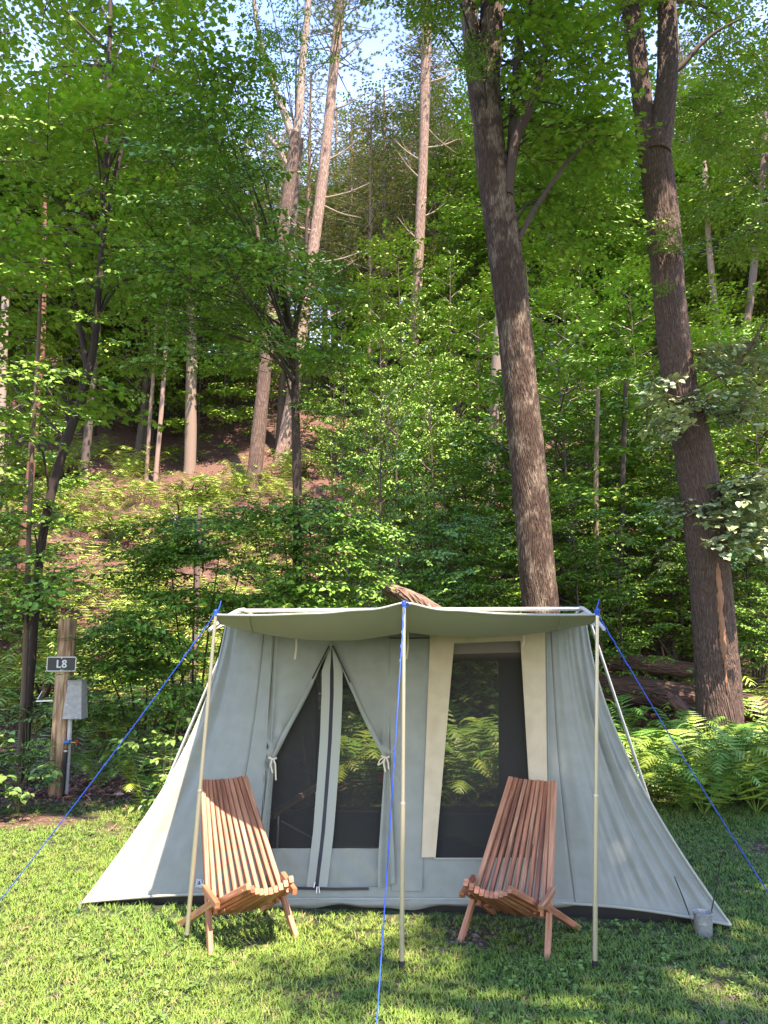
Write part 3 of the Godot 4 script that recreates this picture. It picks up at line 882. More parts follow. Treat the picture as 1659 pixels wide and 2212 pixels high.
	for e in [ra, rb]:
		var sd: float = sign(e.x)
		var pts := []
		for k in 13:
			var t := k / 12.0
			pts.append(Vector3(e.x + sd * 0.02 - sd * 0.05 * sin(t * PI), ry + 0.01 - 0.20 * pow(abs(t - 0.5) * 2.0, 1.6), lerp(-0.72, -2.28, t)))
		var mb4 := MB.new(); mb4.tube(pts, Array(range(13)).map(func(_k): return 0.014), 8)
		part("spring_bar", mb4.commit(M.sign_white), tent)
		# canvas peak pulled over the spring bar
		part("roof_peak", grid(6, 16, func(a, b):
			var z: float = lerp(-0.80, -2.20, b)
			var y: float = ry - 0.015 - 0.17 * pow(abs(b - 0.5) * 2.0, 1.6)
			return Vector3(lerp(sd * 1.30, e.x, a), lerp(1.875 + 0.045 * (1.0 - abs(b - 0.5) * 2.0), y, a * a), z)).commit(M.canvas_trim), tent)
		var foot := tent_inv * (gnd(298, 1838) if sd < 0 else gnd(1442, 1850))
		var top := Vector3(e.x + sd * 0.02, ry - 0.02, -1.5)
		var pole := part("end_pole", rod(top, top.lerp(foot, 0.5), 0.012, 12).commit(M.aluminium), tent)
		part("lower_section", rod(top.lerp(foot, 0.48), foot, 0.0145, 12).commit(M.aluminium), pole)
	# maker's patch by the hem, partly behind the chair
	var best := Vector3.ZERO; var bd := 1e9
	for i in 60:
		for j in 30:
			var g := tent.transform * gore_point(-1.0, i / 60.0, j / 60.0)
			var r := g - cam_pos
			var q := ray(436, 1907)
			var dd := (r / -r.z - q).length()
			if dd < bd: bd = dd; best = tent_inv * g
	var pb := Basis(Vector3.RIGHT.rotated(Vector3.UP, -0.12), f_up, f_n)
	var pm := MB.new(); pm.bar(Vector3(-0.052, 0, 0), Vector3(0.052, 0, 0), 0.050, 0.003, Vector3.UP, Color.WHITE, 0.0008)
	var patch := part("maker_patch", pm.commit(M.patch_white), tent, Transform3D(pb, best + f_n * 0.016 + Vector3(0.012, 0, 0)))
	for e in [[-0.0455, 0.0455, 0.0195, 0.0018], [-0.0455, 0.0455, -0.0195, 0.0018], [-0.018, 0.0455, -0.0135, 0.0012]]:
		var l := MB.new(); l.bar(Vector3(e[0], e[2], 0.002), Vector3(e[1], e[2], 0.002), e[3], 0.001, Vector3.UP, Color.WHITE, 0.0002)
		part("border_line", l.commit(M.patch_blue), patch)
	for e in [-0.0455, 0.0455]:
		var l := MB.new(); l.bar(Vector3(e, -0.0195, 0.002), Vector3(e, 0.0195, 0.002), 0.0018, 0.001, Vector3.RIGHT, Color.WHITE, 0.0002)
		part("border_line", l.commit(M.patch_blue), patch)
	var lg := MB.new()
	for e in [[-0.040, -0.011, -0.040, 0.013, -0.030, -0.011], [-0.038, 0.013, -0.022, 0.013, -0.026, -0.009], [-0.028, -0.011, -0.020, -0.011, -0.0205, 0.006]]:
		var i0 := lg.add(Vector3(e[0], e[1], 0.0024), Vector3.BACK, Color.WHITE, Vector2.ZERO); var i1 := lg.add(Vector3(e[2], e[3], 0.0024), Vector3.BACK, Color.WHITE, Vector2.ZERO); var i2 := lg.add(Vector3(e[4], e[5], 0.0024), Vector3.BACK, Color.WHITE, Vector2.ZERO)
		lg.tri(i0, i1, i2)
	part("logo_mark", lg.commit(M.patch_blue), patch)
	part("lettering", text_mesh("Spr", 0.030, M.patch_blue, true), patch, Transform3D(Basis.IDENTITY, Vector3(-0.0165, -0.006, 0.002)))
	build_awning()

func text_mesh(s: String, size: float, m: Material, slant := false) -> TextMesh:
	var t := TextMesh.new()
	t.text = s
	var f := SystemFont.new(); f.font_names = PackedStringArray(["Droid Sans"]); f.font_weight = 700; f.font_italic = slant
	t.font = f
	t.font_size = 64
	t.pixel_size = size / 64.0
	t.depth = 0.002
	t.horizontal_alignment = HORIZONTAL_ALIGNMENT_LEFT
	t.vertical_alignment = VERTICAL_ALIGNMENT_BOTTOM if slant else VERTICAL_ALIGNMENT_CENTER
	t.material = m
	return t

var awn := []

func awning_point(u: float, v: float) -> Vector3:      # world; v 0 at the front edge
	var f: Vector3
	if u < 0.5: f = awn[0].lerp(awn[1], u * 2.0)
	else: f = awn[1].lerp(awn[2], u * 2.0 - 1.0)
	var h := fmod(u * 2.0, 1.0)
	f.y -= 0.018 * pow(sin(h * PI), 0.8) * (1.0 if u < 0.5 else 0.85)
	f.z -= 0.05 * sin(h * PI)
	var b: Vector3 = tent.transform * Vector3(lerp(-1.39, 1.39, u), 1.885, -0.775)
	var p := f.lerp(b, v)
	var mid := sin(u * PI)
	p.y -= 4.0 * v * (1.0 - v) * (0.05 + 0.125 * pow(mid, 0.7) * (1.0 if u < 0.5 else 0.8)) * (0.75 + 0.25 * abs(sin(u * TAU)))
	p.y += 0.016 * bell(u, 0.5, 0.08) * (1.0 - v)
	p.y += 0.006 * sin(u * 40.0 - v * 7.0) * bell(u, 0.5, 0.18) * (1.0 - v) + 0.004 * noise.get_noise_2d(u * 120.0, v * 50.0)
	return p

func build_awning() -> void:
	awn = [at(466, 1329, 4.66), at(873, 1311, 4.43), at(1290, 1329, 4.40)]
	var t := thing("awning", "sage canvas awning sagging between three poles over the tent's front", "awning", tent.position)
	var o := t.position
	var mb := grid(96, 40, func(u, v): return awning_point(u, v) - o)
	mb.auto_normals(true)
	part("awning_sheet", mb.commit(M.awning_canvas), t)
	var edge := []
	for k in 97: edge.append(awning_point(k / 96.0, 0.0) - o + Vector3(0, 0.003, 0))
	mb = MB.new(); mb.tube(edge, Array(range(97)).map(func(_k): return 0.0075), 6)
	part("front_hem", mb.commit(M.awning_canvas), t)
	for u in [0.0, 1.0]:
		edge = []
		for k in 31: edge.append(awning_point(u, k / 30.0) - o)
		mb = MB.new(); mb.tube(edge, Array(range(31)).map(func(_k): return 0.006), 6)
		part("side_hem", mb.commit(M.awning_canvas), t)
	for u in [0.09, 0.5, 0.91]:
		edge = []
		for k in 31: edge.append(awning_point(u, k / 30.0) - o - Vector3(0, 0.004, 0))
		mb = MB.new(); mb.tube(edge, Array(range(31)).map(func(_k): return 0.003), 5)
		part("seam", mb.commit(M.awning_canvas), t)
	for q in [[640, 1374, 637, 1424], [881, 1370, 878, 1424], [1131, 1368, 1129, 1398]]:
		var a := at(q[0], q[1], 5.75); var b := at(q[2], q[3], 5.72)
		part("hanging_tie", ribbon([a - o + Vector3(0, 0.08, 0), a.lerp(b, 0.5) + Vector3(0.006, 0, 0.01) - o, b - o], 0.014, Vector3.RIGHT, M.webbing), t)
	# poles
	var feet := [gnd(402, 2038), gnd(868, 2097), gnd(1285, 2096)]
	var lab := ["telescopic metal awning pole slanting outward beside the chair at the lit end", "telescopic metal awning pole at the middle of the awning edge", "telescopic metal awning pole standing beside the shaded chair by the window"]
	var joint := [0.455, 0.44, 0.475]
	for k in 3:
		var p := thing("awning_pole", lab[k], "tent pole", feet[k], "poles holding up the awning")
		var top: Vector3 = awn[k] - feet[k]
		var d := top.normalized()
		var mbp := rod(top * joint[k] * 1.0, top, 0.0105, 14)
		part("upper_tube", mbp.commit(M.brass_pole if k < 2 else M.brass_pole), p)
		part("lower_tube", rod(d * 0.03, top * (1.0 - joint[k]) * 0 + top * joint[k], 0.0130, 14).commit(M.brass_pole), p)
		part("collar", rod(top * joint[k] - d * 0.004, top * joint[k] + d * 0.006, 0.0145, 14).commit(M.aluminium), p)
		part("foot_cap", rod(-d * 0.02, d * 0.05, 0.0155, 12).commit(M.rubber), p)
		part("tip", rod(top - d * 0.002, top + d * 0.035, 0.004, 8).commit(M.aluminium), p)
	# guy ropes
	var ends := [gnd(-62, 2027), gnd(805, 2345), gnd(1722, 2028)]
	var rl := ["blue guy rope running from the awning corner by the lit tent end", "blue guy rope running from the middle awning pole to the grass", "blue guy rope running from the awning corner by the bucket end"]
	for k in 3:
		var e: Vector3 = ends[k]; e.y = hgt(e.x, e.z) + 0.01
		var p := thing("guy_rope", rl[k], "rope", e, "guy ropes of the awning")
		var a: Vector3 = awn[k] + Vector3(0, 0.012, 0) - e
		var pts := []
		for j in 25:
			var s := j / 24.0
			pts.append((a * (1.0 - s)) - Vector3(0, 0.03 * sin(s * PI), 0))
		var m1 := MB.new(); m1.tube(pts, Array(range(25)).map(func(_j): return 0.0029), 6)
		part("line", m1.commit(M.rope), p)
		var kn := []
		for j in 22:
			var an := j * 1.25
			kn.append(a + Vector3(cos(an) * 0.012, -0.012 + j * 0.0016, sin(an) * 0.012))
		m1 = MB.new(); m1.tube(kn, Array(range(22)).map(func(_j): return 0.0045), 5)
		part("knot", m1.commit(M.rope), p)
		var tl := [a, a + Vector3(0.018 * (1 if k != 2 else -0.3), 0.02, 0.01), a + Vector3(0.03 * (1 if k != 2 else 0.5), 0.075 if k != 1 else -0.02, 0.0)]
		if k == 1: tl = [a, a + Vector3(0.02, 0.012, 0.01), a + Vector3(0.035, -0.005, 0.0)]
		m1 = MB.new(); m1.tube(tl, [0.004, 0.004, 0.003], 5)
		part("tail", m1.commit(M.rope), p)
		var tw := []
		var u0: Vector3 = (pts[3] - pts[0]).normalized()
		for j in 30:
			var an2 := j * 0.9
			var w0: Vector3 = pts[0].lerp(pts[4], j / 30.0)
			tw.append(w0 + u0.cross(Vector3.UP).normalized() * 0.005 * cos(an2) + Vector3(0, 0.005 * sin(an2), 0))
		m1 = MB.new(); m1.tube(tw, Array(range(30)).map(func(_j): return 0.003), 4)
		part("twisted_end", m1.commit(M.rope), p)
	# pegs with their loops
	for q in [[858, 1957, "peg_orange", "orange plastic tent peg looped to the hem by the middle pole"], [1238, 1962, "peg_green", "green tent peg looped to the hem behind the shaded chair"], [170, 1966, "peg_green", "green tent peg at the sunlit corner of the tent"]]:
		var g := gnd(q[0], q[1], 0.02)
		g.y = 0.0
		var p := thing("tent_peg", q[3], "tent peg", g)
		var m2 := MB.new(); m2.bar(Vector3(0, -0.03, 0), Vector3(0.012, 0.05, 0.01), 0.022, 0.014, Vector3.RIGHT, Color.WHITE, 0.003)
		m2.bar(Vector3(-0.016, 0.045, 0.01), Vector3(0.03, 0.055, 0.012), 0.012, 0.012, Vector3.UP, Color.WHITE, 0.002)
		part("peg", m2.commit(M[q[2]]), p)
		if q[0] < 300: p.scale = Vector3.ONE * 0.5
		var lp2 := []
		for j in 17:
			var an3 := TAU * j / 16.0
			lp2.append(Vector3(0.012 * cos(an3) + 0.004, 0.085 + 0.05 * sin(an3), -0.02))
		m2 = MB.new(); m2.tube(lp2, Array(range(17)).map(func(_j): return 0.003), 5)
		part("loop", m2.commit(M.canvas_trim), p)
# ---------------------------------------------------------------- chairs, bucket, post
func stick(t: Node3D, called: String, a: Vector3, b: Vector3, w: float, h: float, tone: int, shift: float) -> void:
	var mb := MB.new()
	mb.bar(a, b, w, h, Vector3.RIGHT, Color.WHITE, 0.003, shift)
	part(called, mb.commit(M["wood_%d" % tone]), t)

func build_chair(label: String, where: Vector3, facing: Vector3, seed_: int) -> void:
	# two combs of sticks that cross: the back comb's outer sticks run on as front legs, the seat comb's as rear legs
	var r := RandomNumberGenerator.new(); r.seed = seed_
	var t := thing("slatted_chair", label, "chair", where, "pair of slatted wooden chairs in front of the tent")
	var z := Vector3(facing.x, 0, facing.z).normalized()
	t.basis = Basis(Vector3.UP.cross(z), Vector3.UP, z)
	var nb := 11
	for i in nb:
		var q := lerpf(-1.0, 1.0, float(i) / (nb - 1))
		var cup := 0.045 * (1.0 - q * q)
		var top := Vector3(q * 0.145, 0.835 - 0.012 * (1.0 - q * q) + r.randf_range(-0.003, 0.003), -0.305 - cup)
		var low := Vector3(q * 0.245, 0.165, 0.165 - cup * 0.9)
		var leg := i == 0 or i == nb - 1
		if leg: low = Vector3(q * 0.262, -0.01, 0.285)
		var d := (low - top).normalized()
		stick(t, "back_slat" if not leg else "back_leg", top, low, 0.026 if not leg else 0.030, 0.030 if not leg else 0.036, r.randi() % 5, r.randf() * 3.0)
	var ns := 10
	for i in ns:
		var q := lerpf(-1.0, 1.0, float(i) / (ns - 1))
		var cup := 0.05 * (1.0 - q * q)
		var front := Vector3(q * 0.130, 0.385 - cup, 0.475 - 0.02 * (1.0 - q * q))
		var rear := Vector3(q * 0.226, 0.150 - cup * 0.6, 0.02)
		stick(t, "seat_slat", front, rear, 0.026, 0.036, r.randi() % 5, r.randf() * 3.0)
	for s in [-1.0, 1.0]:
		# rear leg
		stick(t, "rear_leg", Vector3(s * 0.226, 0.262, 0.235), Vector3(s * 0.275, -0.01, -0.285), 0.030, 0.040, r.randi() % 5, r.randf() * 3.0)
		# short outer rail over the crossing
		stick(t, "side_rail", Vector3(s * 0.248, 0.306, 0.105), Vector3(s * 0.238, 0.258, 0.300), 0.029, 0.037, r.randi() % 5, r.randf() * 3.0)
		# plugs that cover the tie rod
		var pl := rod(Vector3(s * 0.150, 0.356, 0.435), Vector3(s * 0.1525, 0.356, 0.435), 0.009, 12)
		part("rod_plug", pl.commit(M.wood_2), t)
	part("tie_rod", rod(Vector3(-0.25, 0.205, 0.135), Vector3(0.25, 0.205, 0.135), 0.004, 8).commit(M.zinc), t)

func build_bucket() -> void:
	var g := gnd(1521, 2019)
	var t := thing("small_bucket", "small galvanized bucket on the grass at the tent corner", "bucket", g)
	var mb := MB.new()
	var h := 0.125
	var prof := [[0.0, 0.004], [0.045, 0.004], [0.0455, 0.0], [0.0475, 0.0], [0.0515, 0.065], [0.053, 0.067], [0.053, 0.071], [0.0520, 0.073], [0.0555, h], [0.0585, h + 0.002], [0.0585, h - 0.003], [0.0545, h - 0.001], [0.046, 0.008], [0.0, 0.008]]
	var ns := 40
	for k in prof.size():
		for j in ns + 1:
			var an := TAU * j / ns
			mb.add(Vector3(cos(an) * prof[k][0], prof[k][1], sin(an) * prof[k][0]), Vector3.ZERO, Color.WHITE, Vector2(float(j) / ns, prof[k][1]))
	for k in prof.size() - 1:
		for j in ns:
			var a := k * (ns + 1) + j
			mb.quad(a, a + ns + 1, a + ns + 2, a + 1)
	mb.auto_normals()
	part("pail", mb.commit(M.zinc), t)
	for s in [0.7, 0.7 + PI]:
		var d := Vector3(cos(s), 0, -sin(s))
		var e := MB.new(); e.bar(d * 0.057 + Vector3(0, h - 0.018, 0), d * 0.058 + Vector3(0, h + 0.012, 0), 0.018, 0.003, Vector3.UP.cross(d), Color.WHITE, 0.001)
		part("handle_ear", e.commit(M.zinc), t)
	var ends := [[[1457, 1894], Vector3(-0.046, 0.02, -0.01), "thin burnt incense stick leaning over the bucket rim towards the tent"], [[1558, 1852], Vector3(0.012, 0.012, 0.02), "thin burnt incense stick standing upright in the bucket, tilted away from the tent"]]
	for q in ends:
		var tip := at(q[0][0], q[0][1], -g.z - 0.01)
		var o: Vector3 = g + q[1]
		var st := thing("incense_stick", q[2], "stick", o)
		var m1 := MB.new(); m1.tube([Vector3.ZERO, (tip - o) * 0.30], [0.0016, 0.0016], 6)
		part("bare_stem", m1.commit(M.wood_0), st)
		m1 = MB.new(); m1.tube([(tip - o) * 0.29, (tip - o) * 0.6 + Vector3(0.002, 0, 0), tip - o], [0.0034, 0.0036, 0.003], 8)
		part("coated_end", m1.commit(M.stick_black), st)

func build_post() -> void:
	var d := 9.3
	var base := at(124, 1722, d); base.y = hgt(base.x, base.z) - 0.05
	var top := at(147, 1337, d)
	var ang := 0.03
	var t := thing("utility_post", "weathered square timber post with a site number sign, box and tap", "post", base)
	var up := (top - base)
	var w := 0.165
	var bx := Vector3(cos(ang), 0, -sin(ang))        # across the sign face
	var bz := Vector3(sin(ang), 0, cos(ang))          # out of the face
	t.basis = Basis.IDENTITY
	var mb := MB.new()
	mb.bar(Vector3.ZERO, up, w, w, bx, Color.WHITE, 0.008)
	part("timber", mb.commit(M.post_wood), t)
	var L := func(px: float, py: float, off: float) -> Vector3:
		var fo := base + up * 0.5 + bz * (w / 2.0 + off)
		return on_plane(px, py, fo, bz) - base
	# sign
	var sc: Vector3 = L.call(133, 1434.5, 0.012)
	var bs := Basis(bx, up.normalized(), bz)
	var plate := MB.new(); plate.bar(Vector3(-0.165, 0, 0), Vector3(0.165, 0, 0), 0.158, 0.006, Vector3.UP, Color.WHITE, 0.002)
	var sg := thing("number_sign", "black sign with white border reading L8 on the timber post", "sign", base + sc)
	sg.basis = bs
	part("plate", plate.commit(M.sign_black), sg)
	var bo := MB.new()
	var rp := []
	for k in 4:
		var cx: float = [0.148, -0.148, -0.148, 0.148][k]; var cy: float = [0.062, 0.062, -0.062, -0.062][k]
		for j in 5:
			var an := k * PI / 2 + j * PI / 8
			rp.append(Vector3(cx + 0.018 * cos(an), cy + 0.018 * sin(an), 0.0045))
	rp.append(rp[0]); rp.append(rp[1])
	for k in rp.size() - 2: bo.bar(rp[k], rp[k + 1] + (rp[k + 1] - rp[k]).normalized() * 0.001, 0.011, 0.004, (rp[k + 1] - rp[k]).cross(Vector3.BACK), Color.WHITE, 0.001)
	part("border", bo.commit(M.sign_white), sg)
	var tm := text_mesh("L8", 0.125, M.sign_white)
	tm.horizontal_alignment = HORIZONTAL_ALIGNMENT_CENTER
	part("lettering", tm, sg, Transform3D(Basis.IDENTITY, Vector3(0, 0.0, 0.004)))
	for s in [-1.0, 1.0]:
		part("screw", rod(Vector3(0, s * 0.068, 0.004), Vector3(0, s * 0.068, 0.008), 0.007, 10).commit(M.sign_white), sg)
	# electric box on the side face: narrower at the top
	var bc := at(165, 1511, d - 0.02) - base
	var eb := part("electric_box", box_taper(0.155, 0.16, 0.225, 0.20, 0.43).commit(M.grey_enamel), t, Transform3D(Basis(Vector3.UP, ang - 0.04), bc - Vector3(0, 0.215, 0)))
	var lid := MB.new(); lid.bar(Vector3(-0.083, 0.432, 0.0), Vector3(0.083, 0.432, 0.0), 0.185, 0.014, Vector3.FORWARD, Color.WHITE, 0.003)
	part("lid", lid.commit(M.grey_enamel), eb)
	var lip := MB.new(); lip.bar(Vector3(-0.084, 0.41, 0.084), Vector3(0.084, 0.41, 0.084), 0.035, 0.006, Vector3.UP, Color.WHITE, 0.002)
	part("lip", lip.commit(M.grey_enamel), eb)
	for q in [[-0.06, 0.16, 0.097], [0.05, 0.02, 0.106]]:
		part("screw", rod(Vector3(q[0], q[1], q[2] - 0.01), Vector3(q[0], q[1], q[2]), 0.006, 8).commit(M.aluminium), eb)
	# conduit, hose and tap
	var c0 := at(152, 1545, d - 0.05) - base; var c1 := at(142, 1735, d - 0.05) - base; c1.y = -0.02
	part("conduit", rod(c0, c1, 0.026, 14).commit(M.conduit), t)
	part("clip", rod(c0.lerp(c1, 0.55), c0.lerp(c1, 0.56), 0.0275, 14).commit(M.aluminium), t)
	var h0 := at(143, 1617, d - 0.11) - base; var h1 := at(134, 1735, d - 0.11) - base; h1.y = -0.02
	part("hose", rod(h0, h1, 0.021, 12).commit(M.hose), t)
	var tp := part("tap", rod(h0 + Vector3(0, 0.0, 0), h0 + Vector3(0.01, 0.07, 0.01), 0.017, 10).commit(M.brass), t)
	part("blue_tape", rod(h0 + Vector3(-0.02, 0.065, 0.0), h0 + Vector3(0.05, 0.075, 0.02), 0.024, 10).commit(M.tap_blue), tp)
	part("spout", rod(h0 + Vector3(0.03, 0.068, 0.01), h0 + Vector3(0.115, 0.068, 0.02), 0.012, 10).commit(M.brass), tp)
	part("clamp", rod(h0 + Vector3(0, -0.035, 0), h0 + Vector3(0, -0.015, 0), 0.026, 12).commit(M.aluminium), tp)
	var wh := MB.new()
	for k in 5:
		var an := TAU * k / 5
		wh.bar(h0 + Vector3(0.12, 0.068, 0.02), h0 + Vector3(0.122, 0.068 + 0.034 * sin(an), 0.02 + 0.034 * cos(an)), 0.012, 0.010, Vector3.RIGHT, Color.WHITE, 0.002)
	part("handwheel", wh.commit(M.tap_red), tp)
	# small tilted metal bracket on the far side
	var br := at(98, 1513, d - 0.02) - base
	var bm := MB.new()
	bm.bar(br + Vector3(-0.085, -0.005, 0.03), br + Vector3(0.09, 0.0, -0.01), 0.10, 0.022, Vector3.FORWARD, Color.WHITE, 0.005)
	var bk := part("bracket", bm.commit(M.aluminium), t)
	bm = MB.new(); bm.bar(br + Vector3(-0.08, 0.005, 0.0), br + Vector3(-0.045, 0.095, -0.03), 0.09, 0.008, Vector3.FORWARD, Color.WHITE, 0.002)
	part("open_cover", bm.commit(M.aluminium), bk)

func box_taper(w0: float, d0: float, w1: float, d1: float, h: float) -> MB:
	# w0, d0 at the top; w1, d1 at the bottom
	var mb := MB.new()
	var lo := [Vector3(-w1 / 2, 0, -d1 / 2), Vector3(w1 / 2, 0, -d1 / 2), Vector3(w1 / 2, 0, d1 / 2), Vector3(-w1 / 2, 0, d1 / 2)]
	var hi := [Vector3(-w0 / 2, h, -d0 / 2), Vector3(w0 / 2, h, -d0 / 2), Vector3(w0 / 2, h, d0 / 2), Vector3(-w0 / 2, h, d0 / 2)]
	for k in 4:
		var j := (k + 1) % 4
		var nn: Vector3 = (hi[k] - lo[k]).cross(lo[j] - lo[k]).normalized()
		if nn.dot(lo[k] + lo[j]) < 0.0: nn = -nn
		mb.quad(mb.add(lo[k], nn, Color.WHITE, Vector2.ZERO), mb.add(lo[j], nn, Color.WHITE, Vector2.ZERO), mb.add(hi[j], nn, Color.WHITE, Vector2.ZERO), mb.add(hi[k], nn, Color.WHITE, Vector2.ZERO))
	mb.quad(mb.add(lo[0], Vector3.DOWN, Color.WHITE, Vector2.ZERO), mb.add(lo[1], Vector3.DOWN, Color.WHITE, Vector2.ZERO), mb.add(lo[2], Vector3.DOWN, Color.WHITE, Vector2.ZERO), mb.add(lo[3], Vector3.DOWN, Color.WHITE, Vector2.ZERO))
	mb.quad(mb.add(hi[0], Vector3.UP, Color.WHITE, Vector2.ZERO), mb.add(hi[1], Vector3.UP, Color.WHITE, Vector2.ZERO), mb.add(hi[2], Vector3.UP, Color.WHITE, Vector2.ZERO), mb.add(hi[3], Vector3.UP, Color.WHITE, Vector2.ZERO))
	return mb

func build_inside() -> void:
	# low folding chair seen through the door netting
	var a := at(588, 1762, 6.35); var b := at(694, 1692, 6.95)
	var f := Vector3((a.x + b.x) / 2.0, 0.05, (a.z + b.z) / 2.0)
	var t := thing("folding_chair", "low folding chair with a wooden arm inside the tent", "chair", f)
	var mb := MB.new(); mb.bar(a - f, b - f, 0.06, 0.035, Vector3.UP, Color.WHITE, 0.006)
	part("arm", mb.commit(M.post_wood), t)
	for q in [[a.lerp(b, 0.12), 0.0], [a.lerp(b, 0.85), 0.1]]:
		var p: Vector3 = q[0] - f
		part("leg", rod(p, Vector3(p.x + q[1], 0.0, p.z + 0.05), 0.009, 8).commit(M.aluminium), t)
	part("cross_leg", rod(Vector3(-0.12, 0.25, 0.1), Vector3(0.25, 0.0, -0.1), 0.008, 8).commit(M.aluminium), t)
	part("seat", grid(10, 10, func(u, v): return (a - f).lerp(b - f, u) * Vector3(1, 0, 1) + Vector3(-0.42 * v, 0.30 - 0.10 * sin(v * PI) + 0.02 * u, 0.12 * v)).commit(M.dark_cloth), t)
	var c := at(838, 1655, 7.0); var e := at(820, 1688, 6.8)
	var g := Vector3(c.x, 0.05, c.z)
	var s := thing("wooden_stand", "brown wooden stand behind the tied door flap inside the tent", "stand", g)
	mb = MB.new(); mb.bar(e - g + Vector3(-0.02, 0.03, 0), e - g + Vector3(0.16, 0.05, -0.05), 0.10, 0.04, Vector3.UP, Color.WHITE, 0.006)
	part("board", mb.commit(M.wood_3), s)
	for k in 2:
		mb = MB.new(); mb.bar(e - g + Vector3(0.05 + 0.09 * k, 0.0, -0.02), Vector3(0.02 + 0.12 * k, 0.0, 0.0), 0.03, 0.03, Vector3.RIGHT, Color.WHITE, 0.004)
		part("leg", mb.commit(M.wood_3), s)
	# bedding heap below the netted window
	var h := at(960, 1822, 6.5); h.y = 0.05
	var bd := thing("bedding_heap", "grey bedding heaped on the tent floor below the front window", "bedding", h)
	mb = grid(24, 24, func(u, v):
		var x: float = (u - 0.5) * 0.75; var zz: float = (v - 0.5) * 0.5
		var r: float = clamp(1.0 - sqrt(pow(x / 0.38, 2.0) + pow(zz / 0.25, 2.0)), 0.0, 1.0)
		return Vector3(x, 0.13 * sqrt(r) * (1.0 + 0.25 * noise.get_noise_2d(x * 200.0, zz * 200.0)) + 0.03 * r * sin(x * 22.0 + zz * 14.0), zz))
	mb.auto_normals(true)
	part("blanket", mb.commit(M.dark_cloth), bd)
# ---------------------------------------------------------------- ground, grass, ferns
func in_tent(x: float, z: float, pad := 0.0) -> bool:
	var p := tent_inv * Vector3(x, 0, z)
	return abs(p.x) < half_w + pad and p.z < -0.02 + pad and p.z > -3.0 - pad

func bare(x: float, z: float) -> float:      # 1 where the turf is worn to soil
	var d := -z
	var b: float = 0.6 * smoothstep(0.38, 0.75, noise.get_noise_2d(x * 26.0 + 300.0, z * 26.0) * 0.9 + 0.35 * noise.get_noise_2d(x * 110.0, z * 110.0) + 0.12)
	for q in [[-1.75, -3.35, 0.55], [0.50, -4.85, 0.30], [-3.6, -8.0, 1.0], [-4.4, -9.0, 1.1], [-0.75, -4.75, 0.22], [3.35, -6.8, 0.5], [4.6, -7.3, 0.6], [-1.0, -3.2, 0.4]]:
		var r: float = Vector2(x - q[0], (z - q[1]) * 1.3).length() / q[2]
		b = max(b, smoothstep(1.0, 0.35, r + 0.5 * noise.get_noise_2d(x * 60.0, z * 60.0)))
	b = max(b, smoothstep(8.3, 9.3, d + 0.8 * noise.get_noise_2d(x * 20.0, 3.0)))
	return b

func build_ground() -> void:
	var xs := []; var zs := []
	var k := -46
	while k <= 46:
		xs.append(sign(k) * (abs(k) * 0.13 + pow(abs(k) / 46.0, 3.0) * 70.0)); k += 1
	for i in 121:
		var t := i / 120.0
		zs.append(lerp(6.0, -12.0, t / 0.55) if t < 0.55 else -12.0 - 98.0 * pow((t - 0.55) / 0.45, 1.5))
	zs.push_front(20.0); zs.push_front(45.0)
	var mb := MB.new()
	for z in zs:
		for x in xs:
			var wet := 0.5 + 0.5 * noise.get_noise_2d(x * 30.0, z * 30.0)
			var turf := Color(0.095, 0.145, 0.040)
			var soil := Color(0.27, 0.17, 0.115).lerp(Color(0.19, 0.12, 0.08), wet)
			var leaves := Color(0.30, 0.175, 0.125).lerp(Color(0.22, 0.125, 0.088), wet)
			var c := turf.lerp(soil, bare(x, z)).lerp(leaves, smoothstep(9.5, 12.0, -z))
			mb.add(Vector3(x, hgt(x, z), z), Vector3.ZERO, c, Vector2(x, z))
	var nx := xs.size()
	for j in zs.size() - 1:
		for i in nx - 1:
			var a := j * nx + i
			mb.quad(a, a + nx, a + nx + 1, a + 1)
	mb.auto_normals(true)
	if mb.n[0].y < 0.0:
		for i in mb.n.size(): mb.n[i] = -mb.n[i]
	var g := part("ground", mb.commit(M.ground), self)
	tag(g, "campsite turf rising into a leaf-strewn wooded bank", "ground", "", "structure")

func scatter(called: String, label: String, category: String, mesh: Mesh, list: Array, cols: Array) -> void:
	var mm := MultiMesh.new()
	mm.transform_format = MultiMesh.TRANSFORM_3D
	mm.use_colors = true
	mm.mesh = mesh
	mm.instance_count = list.size()
	for i in list.size():
		mm.set_instance_transform(i, list[i]); mm.set_instance_color(i, cols[i])
	var o := MultiMeshInstance3D.new()
	o.name = numbered(called)
	o.multimesh = mm
	add_child(o)
	tag(o, label, category, "", "stuff")

